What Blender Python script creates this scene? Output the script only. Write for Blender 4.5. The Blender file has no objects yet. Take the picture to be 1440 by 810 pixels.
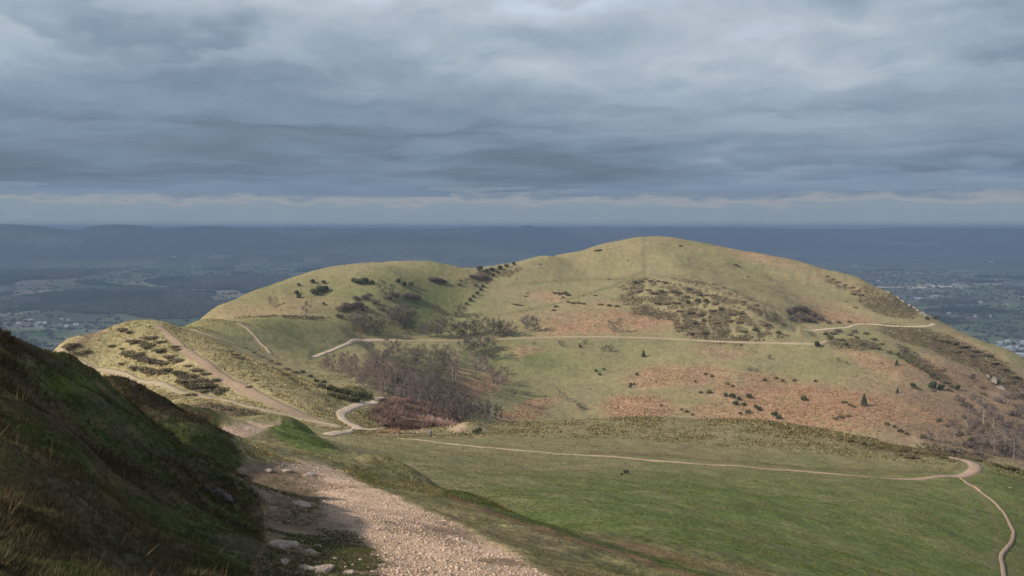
import bpy, math, random
import numpy as np
from mathutils import Vector, Matrix
R = math.radians
rng = np.random.default_rng(7)
random.seed(7)
C = bpy.context.scene.collection
scene = bpy.context.scene

# ------------------------------------------------------------------ camera
F = 1400.0                      # focal length in pixels of a 1440 wide picture
EYE = 320                       # survey line of eye level
PITCH = math.atan((405 - EYE) / F)
cam = bpy.data.cameras.new('camera')
cam.sensor_width = 36.0
cam.lens = 36.0 * F / 1440.0
cam.clip_start = 0.1
cam.clip_end = 300000
camo = bpy.data.objects.new('camera', cam)
camo.rotation_euler = (R(90) - PITCH, 0, 0)
C.objects.link(camo)
scene.camera = camo
CP, SP = math.cos(PITCH), math.sin(PITCH)

def ray(px, py):
    u = (px - 720) / F; v = (405 - py) / F
    return np.array([u, CP + v * SP, -SP + v * CP])
def at(px, py, Y):
    d = ray(px, py)
    return d * (Y / d[1])
def project(x, y, z):
    f = y * CP - z * SP
    up = y * SP + z * CP
    f = np.where(f > 1e-3, f, 1e-3)
    return 720 + F * x / f, 405 - F * up / f

# ------------------------------------------------------------------ noise
def _hash(ix, iy, seed):
    h = (ix.astype(np.int64) * 374761393 + iy.astype(np.int64) * 668265263 + seed * 974634777) & 0xffffffff
    h = ((h ^ (h >> 13)) * 1274126177) & 0xffffffff
    h = h ^ (h >> 16)
    return (h & 0xffff) / 65535.0
def vnoise(x, y, seed=0):
    ix = np.floor(x); iy = np.floor(y)
    fx = x - ix; fy = y - iy
    fx = fx * fx * fx * (fx * (fx * 6 - 15) + 10); fy = fy * fy * fy * (fy * (fy * 6 - 15) + 10)
    ix = ix.astype(np.int64); iy = iy.astype(np.int64)
    a = _hash(ix, iy, seed); b = _hash(ix + 1, iy, seed)
    c = _hash(ix, iy + 1, seed); d = _hash(ix + 1, iy + 1, seed)
    return (a + (b - a) * fx) * (1 - fy) + (c + (d - c) * fx) * fy
def fbm(x, y, scale, octaves=4, seed=0, gain=0.5):
    """roughly -1..1; scale is the size of the largest lumps"""
    x = np.asarray(x, float) / scale; y = np.asarray(y, float) / scale
    s = 0; a = 1; t = 0
    for k in range(octaves):
        s = s + a * (vnoise(x + 17.3 * k, y - 9.1 * k, seed + k) * 2 - 1); t += a
        x, y = (x * 0.8 - y * 0.6) * 2.03, (x * 0.6 + y * 0.8) * 2.03
        a *= gain
    return s / t * 1.5
def smooth(e0, e1, x):
    t = np.clip((x - e0) / (e1 - e0), 0, 1)
    return t * t * (3 - 2 * t)

# ------------------------------------------------------------------ shape of the hills
# survey points: (bearing px, sight line py, metres ahead), all on the ground
VIS = [
 # the track at our feet and the verge
 (370,810,13),(565,810,14),(765,810,16.5),(900,810,22),(1000,810,38),(1110,810,52),(1200,810,66),(1410,810,100),(1440,810,104),
 (450,740,20),(560,740,21.5),(400,690,30),(500,690,31),(360,662,41),(430,660,41),(480,665,40),(640,740,24),(720,785,18.5),(600,705,29),
 (390,603,92),(430,611,82),(470,625,68),(520,645,56),(560,662,50),(620,690,41),(690,713,36),(760,735,31),(830,758,27),(940,800,22.5),
 (300,615,72),(330,645,52),(310,603,86),(370,600,96),(280,625,62),(420,640,52),
 # bank left of the track
 (0,810,6),(100,810,8),(250,810,10.5),(200,720,13.5),(300,720,17),(372,730,19.5),(375,690,27),(335,668,31),
 (0,640,10),(100,640,13),(170,640,17),(250,640,25),(0,560,13),(100,560,18),(200,590,27),(260,603,42),
 (0,489,16.5),(30,494,18.5),(60,504,21),(100,513,26),(150,530,33),(200,550,43),(250,568,57),(290,583,68),(325,594,79),
 # field
 (700,700,82),(700,680,112),(700,655,150),(600,650,135),(600,630,185),(540,625,165),(520,612,215),(480,606,232),
 (830,746,55),(830,700,98),(830,670,140),(850,645,180),(850,620,214),(700,630,190),(940,792,34),(940,740,66),
 (1000,740,76),(1000,700,112),(1000,658,172),(1000,640,195),(1000,612,226),(606,612,223),(640,607,232),
 (660,598,250),(700,596,256),(750,591,260),(870,585,262),(1000,589,255),(1100,598,248),(1200,614,240),(1300,636,225),(1345,645,218),(1440,665,208),
 (1100,660,178),(1220,668,184),(1350,672,188),(1100,700,138),(1100,760,88),(1200,740,112),(1425,750,130),(1400,712,155),(1440,700,165),
 (1300,740,118),(1300,700,148),(1250,810,74),(1200,640,208),(1380,660,196),
 # saddle, the winding path, the knoll
 (500,605,230),(480,586,262),(490,577,280),(535,561,308),(560,602,244),(540,588,270),
 (205,450,355),(160,458,348),(120,475,340),(80,495,334),(240,455,350),
 (200,500,312),(150,500,324),(250,520,292),(250,480,322),(300,540,280),(350,570,258),(400,590,246),(300,500,302),(380,540,278),(440,570,264),
 (300,478,332),(370,512,308),(440,538,300),(500,556,298),
 (150,521,311),(200,537,295),(300,561,270),(400,583,252),(470,598,236),
 (300,580,240),(250,562,258),(350,588,195),(320,586,215),(380,598,120),
 # ground beyond the knoll
 (250,461,440),(280,450,500),(330,454,515),(380,455,545),(430,458,570),(350,480,470),(380,500,438),(400,470,520),(430,480,540),(480,468,585),
 (440,503,482),(452,499,500),(462,495,516),(472,491,538),(481,487,555),(491,483,574),(500,480,590),(512,478,602),(532,477,612),(560,477.5,618),(600,478,627),(560,470,640),(520,477,608),(545,477,615),(575,478,622),
 # the wood's floor
 (560,565,330),(600,570,345),(650,590,350),(700,588,420),(560,530,420),(500,540,360),(600,520,480),(640,540,470),(700,560,480),(640,500,560),(600,492,585),(700,520,565),
 # round hill behind on the left
 (290,443,660),(320,428,682),(350,413,705),(385,397,725),(420,385,742),(470,373,760),(540,369,775),(600,371,795),(650,377,825),(680,379,848),
 (350,440,640),(450,400,705),(550,400,715),(620,400,770),(450,440,632),(550,440,665),(620,430,725),(500,460,610),(400,445,610),(350,448,590),
 # the big hill
 (700,377,855),(740,368,890),(780,359,925),(820,350,955),(860,340,982),(885,334,996),(910,332,1000),(950,335,1000),(1000,343,990),(1050,353,985),(1110,365,972),
 (1150,375,960),(1200,390,930),(1240,406,895),(1270,424,855),(1300,440,812),(1325,453,765),(1380,479,700),(1440,503,650),
 (655,432,735),(620,455,690),(640,475,640),(700,440,720),(700,410,785),
 (700,476,634),(800,476,634),(900,477,630),(1000,480,620),(1100,482,612),(1150,483,609),(1166,480,616),
 (800,440,722),(800,400,830),(800,370,915),(900,440,715),(900,400,820),(900,360,922),(1000,440,700),(1000,400,805),(1000,365,935),(1100,420,760),(1100,385,900),
 (1050,430,706),(1100,456,652),(1140,477,618),(1110,450,705),(1130,462,691),(1160,463,688),(1200,458,709),(1260,457,714),(1320,455,724),
 (1160,440,775),(1200,410,870),(1250,430,825),(1250,447,760),(1165,474,640),
 (800,520,568),(800,560,515),(800,584,488),(900,540,540),(900,582,482),(1000,530,548),(1000,586,472),(1100,540,532),(1100,592,462),(1200,530,536),(1200,603,452),
 (1300,560,505),(1300,625,432),(1400,600,470),(1440,640,440),(1440,560,545),(1400,540,570),(1300,500,600),(1200,490,596),(1400,500,628),
]
# ground nobody can see from here: (bearing px, metres ahead, height against the eye)
HID = [
 (470,95,-25),(520,85,-24),(560,78,-23.5),(620,66,-20.6),(690,56,-18.2),(760,46,-15.6),(830,38,-13.2),(430,115,-29),(430,180,-42),(400,150,-36),
 (700,300,-69),(750,300,-71),(870,300,-74),(1000,300,-78),(1100,290,-78),(1200,285,-78),(1300,268,-76),(1440,258,-80),
 (750,360,-88),(870,370,-98),(1000,370,-104),(1150,365,-110),(1300,350,-116),(1440,340,-124),(900,430,-96),(1100,420,-104),(1300,390,-114),
 (0,28,-7),(0,40,-12),(60,40,-11),(100,50,-14),(150,62,-17),(200,80,-22),(250,95,-26),(300,110,-29),(0,150,-48),(100,150,-40),(200,180,-44),(0,340,-90),(60,335,-60),
 (300,380,-53),(370,360,-58),(440,365,-64),(510,345,-66),(205,410,-50),
 (80,420,-90),(160,440,-75),(0,500,-145),(220,520,-75),(200,620,-110),
 (290,760,-110),(350,830,-95),(420,900,-80),(540,960,-75),(650,1000,-90),(540,1250,-180),
 (720,1050,-110),(800,1150,-95),(910,1200,-70),(1000,1200,-80),(1100,1150,-110),(1200,1090,-145),(1300,970,-170),(1380,880,-190),(1440,810,-190),
]
# and all round, outside the picture: (bearing degrees, distance, height)
OUT = [(0,0.7,-1.66),(60,1,-1.72),(-60,1,-1.66),(180,1,-1.6),(120,1.2,-1.66),(-120,1.2,-1.55),(20,4,-2.4),(-15,6,-2.7),(60,5,-3.2),(-60,4,-1.2),(-90,6,-.2),(90,6,-3.2),(-45,9,-.9),
 (180,6,-.7),(135,8,-3),(-135,8,1.5),(180,40,2),(140,40,-5),(-140,40,4),(-90,15,-.3),(-60,20,-2.5),(90,25,-9),(60,25,-10),
 (180,300,6),(180,800,-40),(180,1500,-250),(140,300,-60),(-140,300,-30),(140,900,-300),(-140,900,-280),
 (90,100,-34),(90,400,-160),(90,1000,-330),(60,120,-44),(60,400,-170),(60,1000,-330),(38,130,-48),(38,220,-70),(38,330,-125),(38,600,-170),(38,1000,-290),
 (-90,60,-18),(-90,250,-100),(-90,900,-310),(-60,60,-18),(-60,250,-100),(-60,900,-300),(-38,60,-16),(-38,200,-66),(-38,450,-150),(-38,1000,-290)]
for b in (-180,-150,-120,-90,-60,-38,-25,-12,0,12,25,38,60,90,120,150): OUT += [(b,2100,-420)]
for b in (-25,-12,0,12,25): OUT += [(b,1500,-290)]
for b in (-150,-120,-90,-60,-38,38,60,90,120,150,180): OUT += [(b,1500,-400)]

def far_warp(Y):
    return Y if Y < 600 else 600 + (Y - 600) * 0.68
def build_rbf():
    P = []; S = []
    def add(x, y, z):
        r = math.hypot(x, y); P.append((math.atan2(x, y), math.log(r))); S.append(z / r)
    for px, py, Y in VIS: add(*at(px, py, far_warp(Y)))
    for px, Y, z in HID:
        Y = far_warp(Y); z = z + (EYE - 306) / F * Y; add((px - 720) / F * (Y * CP - z * SP), Y, z)
    for b, d, z in OUT:
        add(d * math.sin(R(b)), d * math.cos(R(b)), z)
        if abs(b) >= 60:
            P.append((R(b) - math.copysign(2 * math.pi, b), math.log(d))); S.append(z / d)
    P = np.array(P); S = np.array(S)
    n = len(P)
    d = np.hypot(P[:, None, 0] - P[None, :, 0], P[:, None, 1] - P[None, :, 1])
    K = phi(d) + np.eye(n) * -2e-4
    A = np.zeros((n + 3, n + 3)); A[:n, :n] = K
    A[:n, n] = 1; A[:n, n + 1:] = P; A[n, :n] = 1; A[n + 1:, :n] = P.T
    w = np.linalg.solve(A, np.concatenate([S, np.zeros(3)]))
    return P, w
def phi(d):
    return -np.sqrt(d * d + 0.02 ** 2)
RP, RW = build_rbf()
def base_s(th, lr):
    sh = np.shape(th); th = np.ravel(th); lr = np.ravel(lr); out = np.empty(len(th))
    n = len(RP)
    for i in range(0, len(th), 40000):
        a = th[i:i + 40000]; b = lr[i:i + 40000]
        d = np.hypot(a[:, None] - RP[None, :, 0], b[:, None] - RP[None, :, 1])
        out[i:i + 40000] = phi(d) @ RW[:n] + RW[n] + a * RW[n + 1] + b * RW[n + 2]
    return out.reshape(sh)

# ------------------------------------------------------------------ ground grid (polar, fine where the view is)
def axis(*segs):
    out = []
    for a, b, n in segs: out.append(np.linspace(a, b, n, endpoint=False))
    return np.concatenate(out + [np.array([segs[-1][1]])])
THS = np.radians(axis((-180, -32, 40), (-32, 32, 980), (32, 180, 40)))
LRS = axis((math.log(.6), math.log(5), 60), (math.log(5), math.log(60), 430), (math.log(60), math.log(1000), 430), (math.log(1000), math.log(2100), 40))
# the smooth shape is solved on a coarser lattice, then interpolated
def interp2(G, gx, gy, x, y):
    i = np.clip(np.searchsorted(gx, x) - 1, 0, len(gx) - 2); j = np.clip(np.searchsorted(gy, y) - 1, 0, len(gy) - 2)
    fx = (x - gx[i]) / (gx[i + 1] - gx[i]); fy = (y - gy[j]) / (gy[j + 1] - gy[j])
    return (G[j, i] * (1 - fx) + G[j, i + 1] * fx) * (1 - fy) + (G[j + 1, i] * (1 - fx) + G[j + 1, i + 1] * fx) * fy
cth = np.radians(axis((-180, -32, 40), (-32, 32, 300), (32, 180, 40)))
clr = np.linspace(LRS[0], LRS[-1], 330)
CS = base_s(*np.meshgrid(cth, clr))
TH, LR = np.meshgrid(THS, LRS)
S0 = interp2(CS, cth, clr, TH, LR)
RR = np.exp(LR); GX = RR * np.sin(TH); GY = RR * np.cos(TH); Z0 = S0 * RR
PX, PY = project(GX, GY, Z0)
FRONT = (GY > 1.0)

def poly_dist(px, py, pts):
    """distance to a polyline in the survey's bearing units"""
    best = np.full(np.shape(px), 1e9)
    for (x0, y0), (x1, y1) in zip(pts[:-1], pts[1:]):
        dx, dy = x1 - x0, y1 - y0
        t = np.clip(((px - x0) * dx + (py - y0) * dy) / (dx * dx + dy * dy + 1e-9), 0, 1)
        best = np.minimum(best, np.hypot(px - x0 - t * dx, py - y0 - t * dy))
    return best
def inside(px, py, poly):
    c = np.zeros(np.shape(px), bool)
    n = len(poly)
    for i in range(n):
        x0, y0 = poly[i]; x1, y1 = poly[(i + 1) % n]
        if y0 == y1: continue
        hit = ((y0 > py) != (y1 > py)) & (px < (x1 - x0) * (py - y0) / (y1 - y0) + x0)
        c ^= hit
    return c
def soft_poly(px, py, poly, soft):
    d = poly_dist(px, py, list(poly) + [poly[0]])
    sd = np.where(inside(px, py, poly), d, -d)
    return smooth(-soft, soft, sd)

TRACK_POLY = [(352, 830), (372, 765), (374, 735), (366, 703), (345, 676), (326, 660), (334, 652), (400, 651), (446, 655), (480, 664), (520, 683), (560, 699), (600, 718), (640, 736), (690, 764), (722, 780), (770, 806), (850, 850), (850, 3000), (-400, 3000), (200, 1000)]
LOWER_TRACK = [(262, 622), (290, 608), (312, 600), (352, 596), (392, 598), (372, 606), (338, 618), (322, 634), (345, 648), (352, 655), (322, 655), (300, 640)]
near = RR < 140
w1 = fbm(GX, GY, 2.2, 4, 11)
TRK = np.zeros_like(RR); LTR = np.zeros_like(RR)
sel = near & FRONT
TRK[sel] = soft_poly(PX[sel] + w1[sel] * 10, PY[sel] + w1[sel] * 4, TRACK_POLY, 5.0) * smooth(60, 50, RR[sel])
LTR[sel] = soft_poly(PX[sel] + w1[sel] * 6, PY[sel] + w1[sel] * 2, LOWER_TRACK, 4.0) * smooth(45, 55, RR[sel])
BACK = (~FRONT) | (RR < 3)
TRK = np.where(BACK, np.maximum(TRK, smooth(3.2, 2.0, np.abs(GX - 0.3))) * smooth(30, 12, RR), TRK)
TR = np.maximum(TRK, LTR)

# ---- relief
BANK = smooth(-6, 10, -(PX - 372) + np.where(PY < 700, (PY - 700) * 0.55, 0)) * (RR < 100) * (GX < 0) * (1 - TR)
n_big = fbm(GX, GY, 90, 3, 3); n_mid = fbm(GX, GY, 22, 3, 5); n_sm = fbm(GX, GY, 5, 3, 8); n_tiny = fbm(GX, GY, 1.1, 3, 9); n_mic = fbm(GX, GY, .3, 2, 13)
amp = smooth(60, 500, RR)
dz = n_big * 2.0 * amp + n_mid * (0.30 * smooth(25, 200, RR) + .45 * amp) + n_sm * (0.05 + 0.10 * smooth(10, 80, RR)) * (1 - .7 * TR)
ridg = 1 - np.abs(fbm(GX * .8 + GY * .3, GY * .5, 3.2, 3, 21))
dz = dz + BANK * smooth(3, 9, RR) * (0.13 * n_sm + .16 * fbm(GX, GY, 1.7, 3, 23) + 0.08 * (ridg - .7) * smooth(6, 20, RR) + 0.09 * n_tiny + .03 * n_mic)
grassn = (1 - TR) * (1 - BANK) * smooth(200, 20, RR)
dz = dz + grassn * (0.05 * n_tiny + .05 * np.maximum(n_sm, 0))
dz = dz + TR * (0.028 * n_tiny + 0.014 * n_mic) - TR * 0.05
# terracettes on the steep faces
slope_n = np.sin((Z0 + 0.8 * n_mid) * 2.6) * .5 + .5
dz = dz + slope_n * 0.22 * smooth(300, 500, RR) * smooth(-.2, .5, fbm(GX, GY, 120, 2, 31))
def bump(px, py, Y, rad, h, sx=1.0):
    global dz
    P = at(px, py, Y); dz = dz + h * np.exp(-(((GX - P[0]) / (rad * sx)) ** 2 + ((GY - P[1]) / rad) ** 2))
bump(660, 604, 236, 6, 2.2, .8); bump(672, 600, 246, 8, 1.0)          # little spoil heap by the walker
bump(560, 672, 48, 1.3, .7, 2.2); bump(690, 713, 38, 1.0, .35, 2); bump(420, 612, 82, 2.5, .9, 1.6)
pathlike = np.ones_like(RR)
for pts in ([(441, 503), (462, 495), (482, 487), (500, 480), (520, 477), (545, 477), (600, 478), (700, 477), (800, 474), (900, 476), (1000, 480), (1100, 483), (1163, 480)], [(1128, 463), (1190, 461), (1205, 457), (1225, 456), (1262, 459), (1300, 459), (1323, 450)]):
    pathlike = np.minimum(pathlike, smooth(3, 9, poly_dist(PX, PY, pts)))
dz = np.where(RR > 400, dz * (.15 + .85 * pathlike), dz)
GZ = Z0 + dz
GS = GZ / RR

def ground_z(x, y):
    r = np.hypot(x, y); th = np.arctan2(x, y)
    return interp2(GZ, THS, LRS, th, np.log(np.maximum(r, .61)))
def drop(px, py, rmin=3.0):
    """the first ground the sight line meets"""
    d = ray(px, py); th = math.atan2(d[0], d[1]); s = d[2] / math.hypot(d[0], d[1])
    j = min(max(np.searchsorted(THS, th) - 1, 0), len(THS) - 2); f = (th - THS[j]) / (THS[j + 1] - THS[j])
    prof = GS[:, j] * (1 - f) + GS[:, j + 1] * f
    ok = np.nonzero((prof >= s) & (LRS > math.log(rmin)))[0]
    if len(ok) == 0: return None
    k = ok[0]
    if k == 0: lr = LRS[0]
    else:
        a, b = prof[k - 1], prof[k]
        t = (s - a) / (b - a) if b > a else 1
        lr = LRS[k - 1] + min(max(t, 0), 1) * (LRS[k] - LRS[k - 1])
    r = math.exp(lr)
    return Vector((r * math.sin(th), r * math.cos(th), s * r))

# ------------------------------------------------------------------ what grows where (own colours of the ground)
OLIVE = np.array((.262, .219, .112)); GREEN = np.array((.138, .142, .056)); LUSH = np.array((.080, .108, .026)); STRAW = np.array((.37, .30, .155))
BRACKEN = np.array((.365, .222, .136)); HEATH = np.array((.092, .068, .038)); SOIL = np.array((.34, .245, .165)); GRAVEL = np.array((.50, .345, .24)); DIRT_SHADE = np.array((.15, .098, .06)); MOSS = np.array((.054, .068, .016)); PEAT = np.array((.052, .032, .018)); GORSEC = np.array((.06, .062, .022))
col = np.empty(RR.shape + (3,)); col[:] = OLIVE
nA = fbm(GX, GY, 60, 5, 41); nB = fbm(GX, GY, 14, 5, 42); nC = fbm(GX, GY, 3.0, 4, 43); nD = fbm(GX, GY, .8, 3, 44)
def mix(c, m):
    global col
    m = np.clip(m, 0, 1)[..., None]; col = col * (1 - m) + c * m
WX = PX + nB * 10 + nA * 12; WY = PY + nB * 3.5 + nA * 4
def blob(cx, cy, rx, ry, rot=0.0, edge=.35, wob=1.0):
    x = PX + (WX - PX) * wob - cx; y = PY + (WY - PY) * wob - cy; c, s = math.cos(R(rot)), math.sin(R(rot))
    d = np.sqrt(((x * c + y * s) / rx) ** 2 + ((-x * s + y * c) / ry) ** 2)
    return smooth(1 + edge, 1 - edge, d)
def rng_r(a, b, s=10): return smooth(a - s, a + s, RR) * smooth(b + s, b - s, RR)
FAR = smooth(270, 290, RR)
mix(np.array((.19, .178, .080)), .6 * smooth(-.2, .6, nA) * FAR)
# the big hill: greener foot and combe, bracken sheets, heather
hill = smooth(395, 420, RR)
mix(GREEN * 1.15, hill * (blob(700, 520, 110, 45) * .55 + blob(640, 440, 60, 40) * .6 + blob(560, 420, 90, 40) * .55 + blob(1150, 520, 90, 22) * .4) * (.75 + .35 * nB))
mix(GREEN, hill * .75 * (blob(767, 514, 22, 9) + blob(605, 425, 35, 28) + blob(690, 540, 30, 10) * .5))
mix(OLIVE * .82, hill * blob(1040, 405, 90, 28, 20) * .5)
BR = np.zeros_like(RR)
for cx, cy, rx, ry, rot, k in [(905, 452, 48, 17, 0, 1), (850, 462, 100, 11, -4, .95), (800, 455, 60, 12, -10, .6), (760, 440, 60, 7, -5, .35), (765, 412, 26, 8, 0, .6), (835, 432, 60, 8, -10, .45), (1110, 352, 1, 1, 0, 0),
      (1075, 365, 70, 8, 12, .55), (1180, 395, 60, 8, 15, .3), (1010, 352, 50, 5, 8, .3), (940, 335, 40, 4, 3, .3), (1180, 445, 55, 10, 8, .8), (1150, 425, 50, 9, 15, .4),
      (955, 530, 70, 17, -3, .95), (900, 572, 52, 16, 0, 1), (1080, 540, 60, 16, 5, .85), (1020, 580, 60, 12, 5, .8), (1010, 495, 35, 9, 0, .55), (745, 500, 26, 8, 0, .6), (650, 545, 52, 16, -15, .85), (740, 575, 45, 15, -20, .85), (640, 520, 22, 8, 0, .5),
      (1150, 570, 150, 36, 8, 1), (1290, 585, 110, 34, 14, .85), (1130, 595, 110, 16, 6, .9), (1330, 528, 50, 18, 20, .9), (1240, 512, 60, 12, 20, .75), (1390, 560, 70, 40, 25, .6), (1410, 610, 60, 30, 10, .5), (1250, 545, 70, 16, 15, .5), (1380, 500, 60, 14, 30, .45), (330, 438, 45, 12, -25, .3), (400, 432, 70, 10, -5, .4)]:
    BR = np.maximum(BR, k * blob(cx, cy, rx, ry, rot, .45))
mix(BRACKEN, hill * BR * np.clip(.95 + .5 * nC + .25 * nB, .25, 1))
mix(np.array((.23, .155, .105)), hill * .8 * smooth(1210, 1330, PX + (PY - 480) * .3) * smooth(-.5, .3, fbm(GX, GY, 26, 4, 78)))
mix(np.array((.24, .17, .12)), hill * .5 * smooth(.1, .6, fbm(GX, GY, 9, 3, 77)) * smooth(1150, 1350, PX) * smooth(480, 520, PY))
HE = np.zeros_like(RR)
for cx, cy, rx, ry, rot, k in [(1251, 432, 42, 13, 15, .95), (1225, 410, 22, 6, 20, .8), (1290, 467, 50, 6, 8, .8), (1345, 492, 55, 15, 25, .9), (1290, 478, 55, 9, 15, .7), (1300, 512, 45, 7, 33, .9), (1129, 444, 28, 10, 5, .8), (675, 387, 26, 6, -15, .95), (705, 380, 24, 4, -12, .9), (1200, 485, 45, 8, 5, .5), (1185, 402, 32, 2.5, 24, .9), (430, 448, 30, 5, 0, .7), (360, 447, 40, 4, 0, .5), (1400, 520, 50, 14, 35, .8), (480, 436, 40, 7, 0, .35), (1340, 640, 60, 8, 8, .5)]:
    HE = np.maximum(HE, k * blob(cx, cy, rx, ry, rot, .4, .6))
netw = blob(985, 438, 118, 40, 15, .25, .6) * smooth(1.0, .6, 1.0 * (PX > 0) * smooth(440, 455, PY) * smooth(965, 940, PX))
net = smooth(.05, .16, np.abs(fbm(GX, GY, 30, 3, 61))) * smooth(.01, .08, np.abs(fbm(GX, GY, 60, 2, 62)))
for pts in ([(935, 395), (985, 405), (1030, 418), (1080, 432), (1130, 455), (1150, 474)], [(893, 416), (920, 405), (938, 408), (953, 425), (958, 458)], [(905, 425), (945, 438), (990, 431), (1040, 428)], [(985, 405), (1000, 422), (992, 452), (1000, 470)], [(1010, 427), (1050, 440), (1078, 466)], [(948, 398), (962, 412), (985, 419)], [(1035, 428), (1070, 447), (1110, 462), (1140, 470)]):
    net = net * smooth(1.2, 2.6, poly_dist(PX + 2 * nC, PY + 1.2 * nC, pts))
mix(STRAW * .78, hill * netw * .62)
HE = np.maximum(HE, netw * net * .9)
mix(HEATH, hill * HE * np.clip(.8 + .5 * nC, .3, 1))
mix(OLIVE * .7, hill * .55 * smooth(5, 1, np.abs(PX - 905 - (PY - 340) * .02)) * smooth(405, 380, PY) * smooth(325, 335, PY))
for pts in ([(690, 446), (760, 431), (800, 420), (860, 402), (905, 378)], [(1000, 398), (1060, 420), (1110, 445), (1150, 474)], [(860, 420), (930, 424), (1000, 440), (1060, 470)], [(720, 398), (800, 392), (880, 388)]):
    mix(GREEN * .8, hill * .45 * smooth(3, .8, poly_dist(PX, PY, pts)))
mix(SOIL, hill * .6 * smooth(2.0, .6, poly_dist(PX, PY, [(990, 395), (1030, 412), (1075, 430), (1120, 448), (1160, 476)])))
# grass shelf and knoll
shelf = rng_r(360, 620, 15) * smooth(500, 460, PX)
mix(np.array((.21, .185, .075)), shelf * .7 * smooth(478, 460, PY)); mix(GREEN * 1.05, shelf * blob(430, 480, 70, 22, 15) * .55)
knoll = rng_r(205, 372, 8) * smooth(560, 500, PX)
mix(STRAW, knoll * np.clip(.88 + .35 * nB, 0, 1) * smooth(615, 590, PY))
mix(STRAW * 1.12, knoll * .8 * blob(430, 520, 75, 26, 38) * smooth(-.1, .25, nC)); mix(np.array((.13, .125, .045)), knoll * .7 * blob(430, 520, 85, 30, 38) * smooth(.0, -.3, nC))
mix(GREEN, knoll * .45 * blob(250, 478, 16, 26, -25)); mix(GREEN, knoll * .3 * blob(350, 520, 60, 8, 38)); mix(OLIVE, knoll * .5 * blob(400, 595, 70, 10, 8)); mix(HEATH, knoll * .6 * blob(105, 490, 22, 6, -30)); mix(BRACKEN * .8, knoll * .6 * blob(130, 472, 60, 4, -28))
mix(SOIL * .95, knoll * .8 * smooth(5.5, 2.0, poly_dist(WX * .2 + PX * .8, PY, [(222, 455), (245, 478), (275, 503), (305, 525), (345, 548), (395, 572), (440, 590), (470, 602)]) * 9 / (3.5 + np.clip(PX - 220, 0, 250) / 250 * 8)))
mix(GORSEC, knoll * .8 * blob(500, 552, 42, 12, 18, .3)); mix(HEATH, knoll * .6 * blob(400, 525, 50, 3, 36, .4)); mix(HEATH, knoll * .75 * blob(340, 584, 46, 7, 8))
# the wood's floor and the bramble bank
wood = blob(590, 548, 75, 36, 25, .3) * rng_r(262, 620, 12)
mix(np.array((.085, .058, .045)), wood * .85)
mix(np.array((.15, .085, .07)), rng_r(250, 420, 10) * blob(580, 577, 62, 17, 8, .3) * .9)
mix(GREEN * .8, rng_r(225, 300, 8) * blob(525, 588, 30, 10, 20) * .8)
# the near field
field = smooth(30, 60, RR) * smooth(290, 262, RR) * smooth(420, 520, PX + (PY - 610) * .3) * (1 - TR)
mix(OLIVE * .78, field * .8)
mix(GREEN * 1.0, field * .75 * smooth(600, 690, PY + nA * 18 + nB * 6) * (.8 + .3 * nB))
mix(LUSH * 1.2, field * .8 * smooth(640, 700, PY + nB * 10) * smooth(560, 760, PX) * (.85 + .2 * nC))
mix(OLIVE * .8, field * .3 * smooth(.1, .6, fbm(GX, GY, 5, 4, 55)))
mix(STRAW * .55, field * .35 * smooth(.25, .6, fbm(GX, GY, 1.9, 3, 56)))
mix(SOIL * .8, field * .4 * smooth(4, 1, poly_dist(PX, PY + nC * 1.5, [(560, 655), (640, 652), (760, 657), (900, 656)])))
for pts, w, k in (([(1352, 672), (1382, 700), (1400, 730), (1402, 760), (1396, 800)], 5, .6), ([(660, 640), (720, 622), (760, 606), (790, 594)], 2.5, .5), ([(1130, 668), (1260, 690), (1360, 690)], 2, .3)):
    mix(OLIVE * .7, field * k * smooth(w, w * .4, poly_dist(PX, PY, pts)))
mix(SOIL * 1.2, field * .8 * blob(640, 603, 14, 5, 10, .3, .1)); mix(SOIL, rng_r(215, 280) * .7 * blob(575, 604, 26, 4, -3, .4, .3)); mix(BRACKEN * .9, rng_r(215, 280) * .7 * blob(545, 606, 22, 4, -6, .4, .3))
edgeb = smooth(60, 20, np.abs(RR - 212)) * blob(1270, 633, 70, 8, 9, .4, .4)
mix(HEATH, edgeb * .7)
mix(HEATH * 1.3, field * .5 * smooth(3, 1, poly_dist(PX, PY + nC, [(830, 638), (950, 645), (1050, 651), (1150, 659), (1260, 667), (1330, 668), (1352, 655)])))
# verge and crest
crest = smooth(34, 40, RR) * smooth(130, 90, RR) * (1 - TR) * smooth(345, 400, PX)
mix(OLIVE * .75, crest * .8 * smooth(700, 640, PX)); mix(LUSH * 1.2, crest * .9 * (blob(430, 622, 70, 12, 22) + blob(560, 668, 40, 8, 20)))
verge = smooth(14, 18, RR) * smooth(60, 50, RR) * (1 - TR) * smooth(420, 470, PX)
mix(OLIVE * .62, verge * .85); mix(GREEN * .8, verge * .65 * smooth(-.1, .4, nC)); mix(STRAW * .75, verge * .5 * smooth(.2, .5, nD))
mix(BRACKEN * .62, smooth(20, 30, RR) * smooth(75, 55, RR) * (blob(650, 688, 60, 7, 22, .5, .5) + blob(930, 785, 70, 8, 18, .5, .5)) * .8)
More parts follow.
